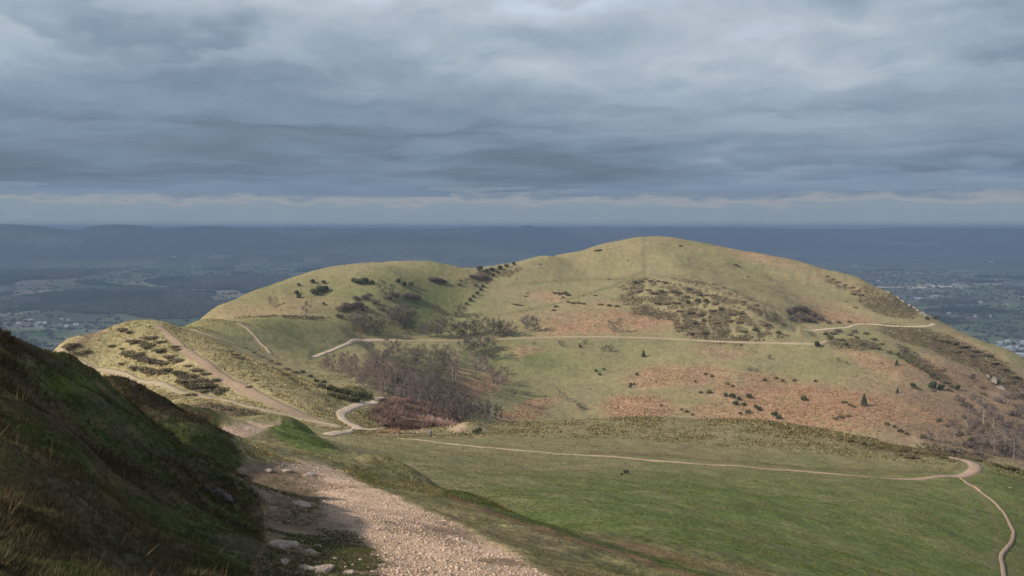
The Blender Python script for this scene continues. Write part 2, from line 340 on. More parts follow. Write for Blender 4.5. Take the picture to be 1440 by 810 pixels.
# the bank: moss, grass, peat and dead bracken
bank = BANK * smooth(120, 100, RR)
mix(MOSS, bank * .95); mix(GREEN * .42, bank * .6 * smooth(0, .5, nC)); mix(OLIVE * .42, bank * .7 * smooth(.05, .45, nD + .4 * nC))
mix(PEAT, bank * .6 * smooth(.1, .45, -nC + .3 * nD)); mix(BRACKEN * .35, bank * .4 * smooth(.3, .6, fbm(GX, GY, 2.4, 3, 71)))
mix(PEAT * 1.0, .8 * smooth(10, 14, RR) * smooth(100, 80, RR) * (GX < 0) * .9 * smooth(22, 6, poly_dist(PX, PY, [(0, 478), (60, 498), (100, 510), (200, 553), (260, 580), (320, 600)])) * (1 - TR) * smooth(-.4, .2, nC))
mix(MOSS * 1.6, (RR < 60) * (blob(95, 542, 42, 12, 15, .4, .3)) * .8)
mix(DIRT_SHADE * .8, (RR < 60) * bank * .8 * smooth(16, 2, np.abs(PX - 368 - (PY < 700) * (PY - 700) * .35)) * smooth(640, 690, PY))
# bare track: gravel in the middle, trodden earth and painted-in shadow on the left, turf patches
tr_c = GRAVEL * (1 + .10 * nC[..., None] + .12 * nD[..., None])
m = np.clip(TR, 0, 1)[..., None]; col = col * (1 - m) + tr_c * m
left = smooth(0, 45, (432 + (PY - 660) * 1.0) - PX + 14 * nC)  # edge drawn along the bank's shadow, so the earth colour also paints shade
mix(DIRT_SHADE, smooth(.0, .3, TRK) * left * .93); mix(GREEN * .5, TRK * left * .8 * smooth(.05, .4, nC) * smooth(740, 700, np.abs(PY - 20 - 730) + 700)); mix(SOIL * .8, TRK * left * .5 * smooth(.1, .4, -nD))
mix(DIRT_SHADE * 1.1, TRK * .6 * smooth(.3, .5, fbm(GX, GY, 1.4, 3, 91))); mix(np.array((.33, .25, .20)), TRK * .8 * smooth(664, 655, PY))
CR = [(628, 690), (690, 714), (760, 738), (830, 761), (930, 795), (1030, 818)]
cw = (1 - TR) * smooth(15, 19, RR) * smooth(80, 60, RR)
mix(LUSH * .8, cw * .8 * smooth(9, 2, poly_dist(PX, PY + 3 * nC, CR))); mix(BRACKEN * .5, cw * .75 * smooth(5, 1, poly_dist(PX, PY - 7 + 3 * nC, CR)))
mix(HEATH * 1.2, hill * .35 * smooth(0, .6, fbm(GX, GY, 6, 3, 95)) * blob(1050, 405, 110, 36, 18))
# behind the viewer
mix(OLIVE * .7, BACK * (1 - TR) * .8); 
bk = (~FRONT).astype(float) * smooth(8, 30, RR); mix(GREEN, bk * .8)
fr = .5 + .5 * fbm(GX, GY, 1.5, 2, 99)
col *= (0.93 + .14 * fr)[..., None]
col = np.clip(col, .01, .8)

# ------------------------------------------------------------------ materials
def new_mat(name, base=(.5, .5, .5), rough=.9, attr=None, scales=(), bump=None, spec=.2, coord='Object'):
    """scales: (noise size in metres, strength) pairs that vary the value of the colour; bump: (size, distance) pairs"""
    m = bpy.data.materials.new(name); m.use_nodes = True; nt = m.node_tree; N = nt.nodes; L = nt.links
    b = N['Principled BSDF']; b.inputs['Roughness'].default_value = rough; b.inputs['Specular IOR Level'].default_value = spec
    if attr:
        a = N.new('ShaderNodeAttribute'); a.attribute_name = attr; c = a.outputs['Color']
    else:
        a = N.new('ShaderNodeRGB'); a.outputs[0].default_value = (*base, 1); c = a.outputs[0]
    tc = N.new('ShaderNodeTexCoord'); src = tc.outputs[coord]
    for size, k in scales:
        n = N.new('ShaderNodeTexNoise'); n.inputs['Scale'].default_value = 1 / size; n.inputs['Detail'].default_value = 3; L.new(src, n.inputs['Vector'])
        mr = N.new('ShaderNodeMapRange'); mr.inputs[1].default_value = .3; mr.inputs[2].default_value = .7; mr.inputs[3].default_value = 1 - k; mr.inputs[4].default_value = 1 + k; L.new(n.outputs['Fac'], mr.inputs[0])
        v = N.new('ShaderNodeVectorMath'); v.operation = 'SCALE'; L.new(c, v.inputs[0]); L.new(mr.outputs[0], v.inputs['Scale']); c = v.outputs[0]
    L.new(c, b.inputs['Base Color'])
    prev = None
    for size, dist in (bump or ()):
        n = N.new('ShaderNodeTexNoise'); n.inputs['Scale'].default_value = 1 / size; n.inputs['Detail'].default_value = 3; L.new(src, n.inputs['Vector'])
        bp = N.new('ShaderNodeBump'); bp.inputs['Distance'].default_value = dist; L.new(n.outputs['Fac'], bp.inputs['Height'])
        if prev: L.new(prev, bp.inputs['Normal'])
        prev = bp.outputs[0]
    if prev: L.new(prev, b.inputs['Normal'])
    return m

def mesh_obj(name, verts, faces, mat, parent=None, cols=None, shade=False, link=True):
    """faces: an int array (n, 3 or 4) or a list of such arrays"""
    if not isinstance(faces, (list, tuple)) or (len(faces) and np.ndim(faces[0]) == 1): faces = [np.asarray(faces)]
    faces = [f for f in faces if len(f)]
    me = bpy.data.meshes.new(name); v = np.ascontiguousarray(verts, dtype=np.float32)
    me.vertices.add(len(v)); me.vertices.foreach_set('co', v.ravel())
    lv = np.concatenate([np.asarray(f, np.int32).ravel() for f in faces]); sizes = np.concatenate([np.full(len(f), f.shape[1]) for f in faces])
    me.loops.add(len(lv)); me.loops.foreach_set('vertex_index', lv.astype(np.int32))
    me.polygons.add(len(sizes)); me.polygons.foreach_set('loop_start', np.concatenate([[0], np.cumsum(sizes)[:-1]]).astype(np.int32))
    me.update(calc_edges=True)
    if shade: me.polygons.foreach_set('use_smooth', np.ones(len(sizes), bool))
    if cols is not None:
        at_ = me.color_attributes.new('col', 'FLOAT_COLOR', 'POINT'); c4 = np.ones((len(v), 4), np.float32); c4[:, :3] = cols; at_.data.foreach_set('color', c4.ravel())
    if mat: me.materials.append(mat)
    o = bpy.data.objects.new(name, me)
    if link: C.objects.link(o)
    if parent: o.parent = parent
    return o
def kind(o, k): o['kind'] = k; return o
def tag(o, label, cat, group=None):
    o['label'] = label; o['category'] = cat
    if group: o['group'] = group
    return o

M_ground = new_mat('turf', attr='col', rough=.95, scales=((.09, .30), (.45, .30), (3.2, .12), (11, .07)), bump=((.12, .05), (.7, .14), (3.5, .5)), spec=.1)
M_track = new_mat('trodden gravel', attr='col', rough=.95, scales=((.05, .28), (.16, .20), (.9, .14)), bump=((.045, .03), (.2, .06)), spec=.15)

nr, nc = RR.shape
V = np.stack([GX, GY, GZ], -1).reshape(-1, 3)
I = (np.arange(nr - 1)[:, None] * nc + np.arange(nc - 1)[None, :])
Fq = np.stack([I, I + 1, I + nc + 1, I + nc], -1)
trf = (TR[:-1, :-1] + TR[1:, 1:] + TR[1:, :-1] + TR[:-1, 1:]) / 4 > .5
def submesh(name, m, mat):
    f = Fq[m].reshape(-1, 4); ids, inv = np.unique(f, return_inverse=True)
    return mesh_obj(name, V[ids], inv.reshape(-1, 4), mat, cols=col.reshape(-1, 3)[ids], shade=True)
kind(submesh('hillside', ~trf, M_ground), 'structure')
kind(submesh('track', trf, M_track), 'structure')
# close the centre and the seam behind the viewer
cap = np.concatenate([V[:nc], [[0, 0, float(GZ[0].mean())]]]); 
mesh_c = mesh_obj('path', cap, np.array([(nc, i, i + 1) for i in range(nc - 1)]), M_track, cols=np.tile(col[0].mean(0), (nc + 1, 1)), shade=True); kind(mesh_c, 'structure')

# ------------------------------------------------------------------ made paths farther off: real ribbons laid on the ground
def smooth_line(P, step):
    P = [Vector(p) for p in P]; out = []
    for i in range(len(P) - 1):
        p0 = P[max(i - 1, 0)]; p1 = P[i]; p2 = P[i + 1]; p3 = P[min(i + 2, len(P) - 1)]
        n = max(2, int((p2 - p1).length / step))
        for k in range(n):
            t = k / n
            out.append(0.5 * ((2 * p1) + (p2 - p0) * t + (2 * p0 - 5 * p1 + 4 * p2 - p3) * t * t + (3 * p1 - p0 - 3 * p2 + p3) * t ** 3))
    out.append(P[-1]); return out
LINES = []
def ribbon(name, pix, width, color, lift=.12, taper=(1, 1), rmin=180.0):
    P = [(Vector(at(p[0], p[1], p[2])) if len(p) == 3 else drop(*p, rmin)) for p in pix]; P = [p for p in P if p]
    for p in P: p.z = 0
    L = smooth_line(P, 2.0); n = len(L); A = np.array([(p.x, p.y) for p in L])
    T = np.gradient(A, axis=0); T /= np.maximum(np.hypot(T[:, 0], T[:, 1]), 1e-6)[:, None]
    Nn = np.stack([-T[:, 1], T[:, 0]], -1)
    s = np.linspace(0, 1, n); w = width * (taper[0] * (1 - s) + taper[1] * s)
    wob = fbm(A[:, 0], A[:, 1], 9, 3, 5) * .07
    for q in range(n): LINES.append((A[q, 0], A[q, 1], w[q] * .62))
    offs = np.array([-.5, -.42, -.14, .14, .42, .5]); vs = []; cs = []
    for k, o_ in enumerate(offs):
        Q = A + Nn * (w * (o_ * (1 + wob * (1 if o_ > 0 else -1.0))) )[:, None]
        z = ground_z(Q[:, 0], Q[:, 1]) + (lift if abs(o_) < .49 else -.25) + (.02 if abs(o_) < .2 else 0)
        vs.append(np.column_stack([Q, z])); 
        nn = fbm(Q[:, 0], Q[:, 1], 3, 3, 17)
        cs.append(np.array(color) * (1 + .14 * nn[:, None]) * (1 if abs(o_) < .3 else .8))
    vs = np.stack(vs, 1).reshape(-1, 3); cs = np.stack(cs, 1).reshape(-1, 3); m = len(offs)
    f = np.array([(i * m + k, i * m + k + 1, (i + 1) * m + k + 1, (i + 1) * m + k) for i in range(n - 1) for k in range(m - 1)])
    return kind(mesh_obj(name, vs, f, M_track, cols=cs, shade=True), 'structure')
PALE = (.56, .43, .31); PINK = (.42, .29, .21); SAND = (.40, .31, .20)
ribbon('path', [(80, 493), (95, 500), (150, 521), (200, 537), (250, 550), (300, 561), (350, 572), (400, 583), (440, 592), (478, 602)], 2.6, SAND)
ribbon('path', [(462, 613), (480, 608), (500, 603), (520, 605), (538, 603)], 4.0, PALE, taper=(.8, .5))
ribbon('path', [(512, 605), (500, 600), (488, 594), (480, 586), (484, 578), (500, 571), (518, 567), (530, 562), (537, 559)], 3.4, PALE, taper=(1, .7))
ribbon('path', [(441, 503, 482), (452, 499, 500), (462, 495, 516), (472, 491, 538), (481, 487, 555), (491, 483, 574), (500, 480, 590), (512, 478, 601), (532, 477, 608), (560, 477.5, 612), (578, 478, 616)], 3.0, PALE, .2, taper=(1, .75))
ribbon('path', [(575, 478, 618), (600, 478, 618), (620, 479), (700, 477), (760, 475), (800, 474), (850, 474), (900, 475), (950, 477), (1000, 480), (1050, 482), (1100, 483), (1148, 484), (1163, 480)], 2.2, SAND, .3, taper=(1, 1.4))
ribbon('path', [(1128, 463), (1160, 463), (1190, 461), (1205, 457), (1225, 456), (1262, 459), (1300, 459), (1314, 456), (1323, 449)], 3.2, PALE, .3, taper=(.7, 1))
ribbon('path', [(560, 617), (600, 620), (640, 625), (700, 631), (770, 637), (830, 641)], .9, SAND, rmin=110)
ribbon('path', [(830, 641), (880, 644), (950, 650), (1050, 657), (1130, 663), (1220, 671), (1300, 673), (1343, 671), (1366, 664), (1372, 656), (1358, 648), (1334, 643)], 2.6, PINK, taper=(.5, 1.15), rmin=110)
ribbon('path', [(1350, 671), (1362, 681), (1380, 693), (1400, 708), (1414, 725), (1424, 745), (1424, 758), (1415, 772), (1408, 782), (1410, 797), (1413, 815)], 0.55, PINK, rmin=60)
ribbon('path', [(224, 458), (245, 478), (275, 503), (305, 525), (345, 548), (395, 572), (440, 590), (468, 601)], 4.6, (.35, .245, .165), .05, taper=(.7, 1.2))
ribbon('path', [(335, 455), (352, 466), (366, 482), (381, 498)], 2.2, SAND, .2)
ribbon('path', [(236, 453), (268, 463), (300, 474), (330, 484)], 1.6, SAND, .2)
ribbon('path', [(520, 612), (560, 612), (606, 612), (640, 609), (650, 606)], 1.0, SAND)

HAZE_COL = (.54, .71, .98); HAZE_DENS = 8e-5; SUN_E = 4.8; EXPO = 0.0
# ------------------------------------------------------------------ tussocks, grass, stones
PATH_CELLS = set()
for lx, ly, lw in LINES:
    k_ = int(lw / .8) + 1
    for a_ in range(-k_, k_ + 1):
        for b_ in range(-k_, k_ + 1):
            if math.hypot(a_, b_) * .8 <= lw: PATH_CELLS.add((math.floor(lx / .8) + a_) * 65536 + math.floor(ly / .8) + b_)
PATH_CELLS = np.array(sorted(PATH_CELLS), np.int64)
def ground_samples(n, ra, rb, px0=-30, px1=1470):
    """points spread evenly over the picture's ground, nearest first met"""
    th = np.arctan((rng.uniform(px0, px1, n) - 720) / F * 1.0); r = np.exp(rng.uniform(math.log(ra), math.log(rb), n))
    lr = np.log(r); z = interp2(GZ, THS, LRS, th, lr)
    j = np.clip(np.searchsorted(THS, th) - 1, 0, nc - 2); i = np.clip(np.searchsorted(LRS, lr) - 1, 0, nr - 2)
    x = r * np.sin(th); y = r * np.cos(th)
    k = ((z / r + .5 / r) > GCUM[i, j]) & ~np.isin(np.floor(x / .8).astype(np.int64) * 65536 + np.floor(y / .8).astype(np.int64), PATH_CELLS)
    return x[k], y[k], z[k], r[k], i[k], j[k]
GCUM = np.maximum.accumulate(GS, axis=0)
def blades(name, x, y, z, size, tint, per, mat, spread=.5, lean=.55, width=.10, two=False, down=.05):
    """clumps of grass: every blade a bent sliver rooted in the ground"""
    n = len(x); m = n * per
    X0 = np.repeat(x, per); Y0 = np.repeat(y, per); Z0_ = np.repeat(z, per); S = np.repeat(size, per) * rng.uniform(.6, 1.15, m)
    a = rng.uniform(0, 2 * math.pi, m); rr_ = np.sqrt(rng.random(m)) * spread * S
    bx = X0 + np.cos(a) * rr_; by = Y0 + np.sin(a) * rr_; bz = Z0_ - down * S
    la = a + rng.normal(0, .6, m); ln = rng.uniform(.15, 1, m) * lean * S
    tx = bx + np.cos(la) * ln; ty = by + np.sin(la) * ln; tz = bz + S * rng.uniform(.55, 1, m)
    wa = rng.uniform(0, math.pi, m); wx = np.cos(wa) * width * S * .5; wy = np.sin(wa) * width * S * .5
    c = np.repeat(tint, per, 0) * rng.uniform(.65, 1.35, (m, 1))
    if two:
        mx_ = bx + (tx - bx) * .35; my = by + (ty - by) * .35; mz = bz + (tz - bz) * .62
        v = np.stack([np.stack([bx - wx, by - wy, bz], -1), np.stack([bx + wx, by + wy, bz], -1), np.stack([mx_ + wx * .7, my + wy * .7, mz], -1), np.stack([mx_ - wx * .7, my - wy * .7, mz], -1), np.stack([tx, ty, tz], -1)], 1).reshape(-1, 3)
        b = np.arange(m)[:, None] * 5; f = [b + np.array([0, 1, 2, 3]), b + np.array([3, 2, 4])]; k = 5
    else:
        v = np.stack([np.stack([bx - wx, by - wy, bz], -1), np.stack([bx + wx, by + wy, bz], -1), np.stack([tx, ty, tz], -1)], 1).reshape(-1, 3)
        f = [np.arange(m * 3).reshape(-1, 3)]; k = 3
    return kind(mesh_obj(name, v, f, mat, cols=np.repeat(c, k, 0)), 'stuff')
def leaf_mat(name, rough=.8, trans=.25):
    m = new_mat(name, attr='col', rough=rough, spec=.15); nt = m.node_tree; b = nt.nodes['Principled BSDF']; o = nt.nodes['Material Output']
    t = nt.nodes.new('ShaderNodeBsdfTranslucent'); mxs = nt.nodes.new('ShaderNodeMixShader'); mxs.inputs[0].default_value = trans
    a = [q for q in nt.nodes if q.type == 'ATTRIBUTE'][0]; nt.links.new(a.outputs['Color'], t.inputs['Color']); nt.links.new(b.outputs[0], mxs.inputs[1]); nt.links.new(t.outputs[0], mxs.inputs[2]); nt.links.new(mxs.outputs[0], o.inputs['Surface'])
    return m
M_blade = leaf_mat('grass blades'); M_dead = leaf_mat('dead bracken and heather', .95, .1)

# near: bank, verge
x, y, z, r, i, j = ground_samples(260000, 4.5, 48)
b = BANK[i, j]; t = TR[i, j]; g = col[i, j]
k = (t < .35) & (rng.random(len(x)) < np.where(b > .4, .62, .40)); x, y, z, r, b, g, i_, j_ = x[k], y[k], z[k], r[k], b[k], g[k], i[k], j[k]
k = r < 16
jt = rng.uniform(.75, 1.3, (len(x), 1)) * np.array((1, 1, 1)) + rng.normal(0, .05, (len(x), 3))
lumps = np.clip(.6 + .7 * fbm(x, y, .9, 2, 501), .25, 1.5)
sz = np.where(b > .4, .035 + .06 * lumps, .03 + .025 * lumps)
tint = np.clip(g * jt * 1.05, .01, .8)
blades('grass', x[k], y[k], z[k], sz[k] * .8, tint[k], 7, M_blade, two=True, width=.07, lean=.8)
blades('grass', x[~k], y[~k], z[~k], sz[~k] * (1 + r[~k] / 160), tint[~k], 6, M_blade, width=.16, lean=.7)
x, y, z, r, i, j = ground_samples(60000, 9, 46, 300, 620)
k = (TR[i, j] > .4) & (left[i, j] > .4) & (fbm(x, y, 1.6, 3, 502) + .3 * left[i, j] > .28); x, y, z, r = x[k], y[k], z[k], r[k]
blades('turf_patches', x, y, z, rng.uniform(.03, .06, len(x)), np.tile(np.array((.085, .095, .032)), (len(x), 1)) * rng.uniform(.6, 1.4, (len(x), 1)), 5, M_blade, width=.16, lean=.8)
# sparse dead stalks over the bank
x, y, z, r, i, j = ground_samples(7000, 9, 60)
k = (BANK[i, j] > .5) & (fbm(x, y, 3.5, 3, 503) > .05); x, y, z, r = x[k], y[k], z[k], r[k]
blades('dead_stalks', x, y, z, rng.uniform(.1, .24, len(x)), np.tile(np.array((.13, .085, .05)), (len(x), 1)) * rng.uniform(.5, 1.6, (len(x), 1)), 5, M_dead, width=.035, lean=.9, spread=.6)
# field tussocks
x, y, z, r, i, j = ground_samples(330000, 34, 290)
n_ = fbm(x, y, 4, 3, 505) + .6 * fbm(x, y, 1.2, 2, 506)
k = (TR[i, j] < .3) & (PX[i, j] > 330) & (rng.random(len(x)) < .25 + .5 * n_); x, y, z, r, g, n_ = x[k], y[k], z[k], r[k], col[i[k], j[k]], n_[k]
dry = (rng.random(len(x)) < .22)[:, None]
tint = g * rng.uniform(.75, 1.25, (len(x), 1)) * np.where(dry, np.array((1.6, 1.3, 1.2)), np.array((.80, .92, .66)))
blades('tussock_grass', x, y, z, rng.uniform(.6, 1.3, len(x)) * (.05 + .0007 * r), tint, 4, M_blade, width=.45, lean=.9, spread=.9)
print('field tussocks', len(x))
# knoll and hills: tussocks, heather, bracken
x, y, z, r, i, j = ground_samples(620000, 215, 900)
g = col[i, j]; px_ = PX[i, j]; py_ = PY[i, j]
he = np.maximum(HE[i, j], 0); brk = BR[i, j]; kn = knoll[i, j] * (px_ < 560)
n_ = fbm(x, y, 7, 3, 507) + .5 * fbm(x, y, 2, 2, 508)
k = rng.random(len(x)) < np.clip(.10 + .22 * n_ + .5 * brk + .25 * kn, .03, .8)
xx, yy, zz, r2, gg, bb = x[k], y[k], z[k], r[k], g[k], brk[k]
dry = (rng.random(len(xx)) < .35)[:, None]
tint = gg * rng.uniform(.8, 1.2, (len(xx), 1)) * np.where(dry, np.array((1.25, 1.12, 1.1)), np.array((.82, .84, .76)))
blades('hill_grass', xx, yy, zz, rng.uniform(.25, .5, len(xx)) * (1 + .4 * bb), tint, 3, M_dead, width=1.0, lean=.8, spread=1.2)
print('hill tussocks', len(xx))
M_leaf = new_mat('evergreen leaf', attr='col', rough=.75, spec=.2)
hv_ = (he > .35) & (rng.random(len(x)) < .5)
if hv_.sum() > 42000:
    q = np.nonzero(hv_)[0]; hv_ = rng.permutation(q)[:42000]
xx, yy, zz = x[hv_], y[hv_], z[hv_]
tint = np.array([(.105, .077, .044), (.088, .070, .036), (.125, .090, .056), (.068, .062, .028)])[rng.integers(0, 4, len(xx))] * rng.uniform(.8, 1.25, (len(xx), 1))
def ico0():
    import bmesh
    bm = bmesh.new(); bmesh.ops.create_icosphere(bm, subdivisions=1, radius=1)
    v = np.array([q.co[:] for q in bm.verts]); f = np.array([[q.index for q in p.verts] for p in bm.faces]); bm.free(); return v, f
IV0, IF0 = ico0()
def lumps_mesh(name, x, y, z, rad, tint, mat, squash=.55, jit=.35):
    n = len(x); v = IV0[None] * (1 + rng.uniform(-jit, jit, (n, len(IV0), 1))) * rad[:, None, None]; v[..., 2] *= squash
    v = v + np.stack([x, y, z], -1)[:, None, :]; f = IF0[None] + (np.arange(n) * len(IV0))[:, None, None]
    c = np.repeat(tint, len(IV0), 0) * rng.uniform(.75, 1.25, (n * len(IV0), 1))
    return mesh_obj(name, v.reshape(-1, 3), f.reshape(-1, 3), mat, cols=c)
kind(lumps_mesh('heather', xx, yy, zz, rng.uniform(.3, .75, len(xx)), tint, M_dead, .6), 'stuff')
print('heather', len(xx))
# bramble thicket by the winding path
x, y, z, r, i, j = ground_samples(120000, 240, 420, 500, 660)
k = soft_poly(PX[i, j], PY[i, j], [(522, 585), (530, 566), (556, 560), (600, 568), (640, 580), (650, 596), (600, 602), (560, 604), (535, 598)], 5) * (rng.random(len(x)) < .5) > .5
x, y, z = x[k], y[k], z[k]
q = rng.permutation(len(x))[:9000]; x, y, z = x[q], y[q], z[q]
blades('bramble_thicket', x, y, z, rng.uniform(.6, 1.3, len(x)) * (1 + .9 * fbm(x, y, 7, 3, 551)), np.array((.22, .14, .11))[None] * (np.clip(1 + 1.0 * fbm(x, y, 6, 3, 552), .4, 1.7))[:, None] * rng.uniform(.6, 1.3, (len(x), 1)), 7, M_dead, width=.14, lean=.9, spread=.7)

# stones
def rock_verts(seed, sub=2, flat=.6, rough=.35):
    import bmesh
    bm = bmesh.new(); bmesh.ops.create_icosphere(bm, subdivisions=sub, radius=1)
    rs = random.Random(seed); planes = [(Vector((rs.gauss(0, 1), rs.gauss(0, 1), rs.gauss(0, 1))).normalized(), rs.uniform(.55, .9)) for _ in range(11)]
    for v in bm.verts:
        for n_, d_ in planes:
            e_ = v.co.dot(n_) - d_
            if e_ > 0: v.co -= n_ * e_ * .92
        v.co += Vector((rs.gauss(0, 1), rs.gauss(0, 1), rs.gauss(0, 1))) * .03 * rough
        v.co.z *= flat
    v = np.array([q.co[:] for q in bm.verts]); f = np.array([[q.index for q in p.verts] for p in bm.faces]); bm.free(); return v, f
M_stone = new_mat('stone', attr='col', rough=.9, spec=.25, scales=((.03, .2),))
x, y, z, r, i, j = ground_samples(260000, 9, 75, 250, 820)
left_ = col[i, j].sum(1)
k = (TR[i, j] > .5) & (rng.random(len(x)) < .55 * np.clip(.55 + .6 * fbm(x, y, 1.6, 3, 601), .05, 1) * np.where(left_ < .62, .10, 1)); x, y, z, r = x[k], y[k], z[k], r[k]
q = rng.permutation(len(x))[:46000]; x, y, z, r = x[q], y[q], z[q], r[q]
rad = np.exp(rng.normal(math.log(.008), .55, len(x))) * (1 + r / 60)
rad = np.clip(rad, .005, .045)
tt = np.array([(.54, .38, .265), (.60, .46, .34), (.43, .285, .195), (.55, .40, .30), (.36, .255, .185)])[rng.integers(0, 5, len(x))]
kind(lumps_mesh('gravel', x, y, z + rad * .15, rad, tt, M_stone, .6, .3), 'stuff'); print('gravel', len(x))

M_rock = new_mat('pale rock', (.42, .32, .25), .9, scales=((.05, .2), (.25, .25), (.8, .2)), bump=((.05, .03), (.2, .05)), spec=.25)
M_rock_d = new_mat('dark lichened rock', (.085, .075, .07), .9, scales=((.03, .3), (.15, .3)), bump=((.05, .03),), spec=.25)
M_crag = new_mat('grey crag', (.23, .20, .165), .95, scales=((.5, .25), (2, .3)), bump=((.5, .3),), spec=.2)
def rock(name, px, py, size, mat, label, group=None, flat=.5, rot=None, sxy=(1, 1), sub=3, rmin=3, sink=.15, cat='rock'):
    p = drop(px, py, rmin)
    if p is None: return
    v, f = rock_verts(int(px * 7 + py), sub, flat); v = v * size * np.array((sxy[0], sxy[1], 1))
    v = v * (1.15 if rmin == 3 and py > 700 else .78 if rmin == 3 else 1); o = mesh_obj(name, v, f, mat); o.location = (p.x, p.y, ground_z(p.x, p.y).item() - size * flat * sink); o.rotation_euler = (0, 0, rot if rot is not None else (px * 13 % 6.28))
    return tag(o, label, cat, group)
for px, py, s, sx, lab in ((394, 768, .19, 1.5, 'flat pale slab uppermost among the rocks in the shaded left edge of the track'), (434, 776, .10, 1.2, 'small pale rock right of the flat slab in the shaded track'), (452, 803, .17, 1.4, 'broad pale boulder at the bottom edge near the shaded side of the track'), (487, 806, .12, 1.1, 'pale rounded rock at the bottom edge just right of the broad boulder'), (430, 800, .12, 1.3, 'pale rock at the bottom edge left of the broad boulder'),
                           (398, 790, .09, 1.2, 'small rock at the turf edge near the bottom, below the flat slab'), (526, 804, .055, 1.1, 'small lone pale stone at the bottom edge right of the boulders'), (470, 785, .05, 1.3, 'little stone above the pale boulders in the shaded track'), (420, 708, .17, 1.7, 'low pale rock breaking the shaded track where the shadow begins'), (446, 768, .06, 1.4, 'small stone beside the flat slab, towards the track middle')):
    rock('rock', px, py, s, M_rock, lab, 'rocks in the track', .42, sxy=(sx, 1))
for px, py, s, sx, lab in ((432, 668, .30, 1.9, 'dark edged rock ledge across the top of the gravel track'), (468, 660, .16, 1.2, 'blue grey stone at the top right edge of the gravel track'), (400, 662, .22, 1.7, 'pale rock in the stony rim at the far end of the gravel track'), (376, 661, .2, 1.5, 'leftmost pale rock in the stony rim at the far end of the gravel track')):
    rock('rock', px, py, s, M_rock if s != .16 else M_rock_d, lab, None, .35, sxy=(sx, 1))
for px, py, s, lab in ((303, 694, .2, 'dark lichened rock highest in the outcrop on the shaded bank'), (318, 702, .15, 'dark rock at the right end of the outcrop on the shaded bank'), (290, 688, .14, 'dark rock at the left end of the outcrop on the shaded bank')):
    rock('rock', px, py, s, M_rock_d, lab, 'rocks in the bank', .7, sink=.0)
for px, py, s, lab in ((1398, 536, 3.6, 'pale crag jutting from the brown slope at the right edge'), (1408, 547, 2.8, 'lower pale block of the crag at the right edge'), (1390, 530, 2.3, 'upper small block of the crag at the right edge')):
    rock('crag', px, py, s, M_crag, lab, None, 1.1, rmin=250, sxy=(.8, 1.3), sink=.25)
for px, py, s, lab in ((1250, 411, 3.2, 'grey crag highest on the right hand ridge of the big hill'), (1268, 424, 3.0, 'grey crag second down the right hand ridge of the big hill'), (1283, 433, 3.4, 'grey crag in the middle of the right hand ridge above the level path'), (1296, 441, 3.0, 'grey crag low on the right hand ridge just above the path bend')):
    rock('crag', px, py, s, M_crag, lab, None, .8, rmin=300, sink=.35)
for px, py, s in ((1239, 404, 1.6), (1244, 408, 2.2), (1256, 414, 1.7), (1262, 419, 2.3), (1275, 428, 1.9), (1279, 431, 2.6), (1290, 437, 2.0), (1302, 444, 1.8), (1308, 447, 1.4)):
    rock('crag', px, py, s, M_crag, 'small rock tooth breaking the turf between the larger crags of the right ridge', 'small crags of the right ridge', 1.0, rmin=300, sink=.2)
for px, py, s, lab in ((1014, 566, 1.0, 'grey boulder among dark bushes low on the bracken slope'), (1022, 571, .8, 'smaller grey boulder just below right of another on the bracken slope'), (1092, 588, 1.1, 'pale boulder beside a dark bush at the foot of the bracken slope'), (1268, 566, .9, 'lone pale stone on the rusty bracken right of the small conifer')):
    rock('boulder', px, py, s, M_crag, lab, None, .7, rmin=300, cat='boulder')
for px, py, s, lab in ((796, 652, .35, 'white stone in the grass just below the left end of the field path'), (1114, 606, .3, 'small white stone in grass near the brow of the far field'), (1420, 686, .5, 'pale stone in grass right of the path junction')):
    rock('stone', px, py, s, M_crag, lab, None, .6, rmin=60, cat='stone')

# ------------------------------------------------------------------ trees and bushes
class Twigs:
    def __init__(self): self.tv = []; self.tf = []; self.cv = []; self.cf = []; self.tc = []; self.cc = []
    def tube(self, a, b, ra, rb, c, n=5):
        d = (b - a).normalized(); s = d.orthogonal().normalized(); t = d.cross(s); k = len(self.tv)
        for p, r_ in ((a, ra), (b, rb)):
            for q in range(n):
                w = 2 * math.pi * q / n; self.tv.append(p + (s * math.cos(w) + t * math.sin(w)) * r_); self.tc.append(c)
        for q in range(n): self.tf.append((k + q, k + (q + 1) % n, k + n + (q + 1) % n, k + n + q))
    def sliver(self, a, b, w, c):
        d = b - a; s = d.cross(Vector((random.gauss(0, 1), random.gauss(0, 1), random.gauss(0, 1)))).normalized() * w; k = len(self.cv)
        self.cv += [a - s, a + s, b]; self.cf.append((k, k + 1, k + 2)); self.cc += [c, c, c]
def rnd_dir(d, k):
    v = d + Vector((random.gauss(0, k), random.gauss(0, k), random.gauss(0, k))); return v.normalized()
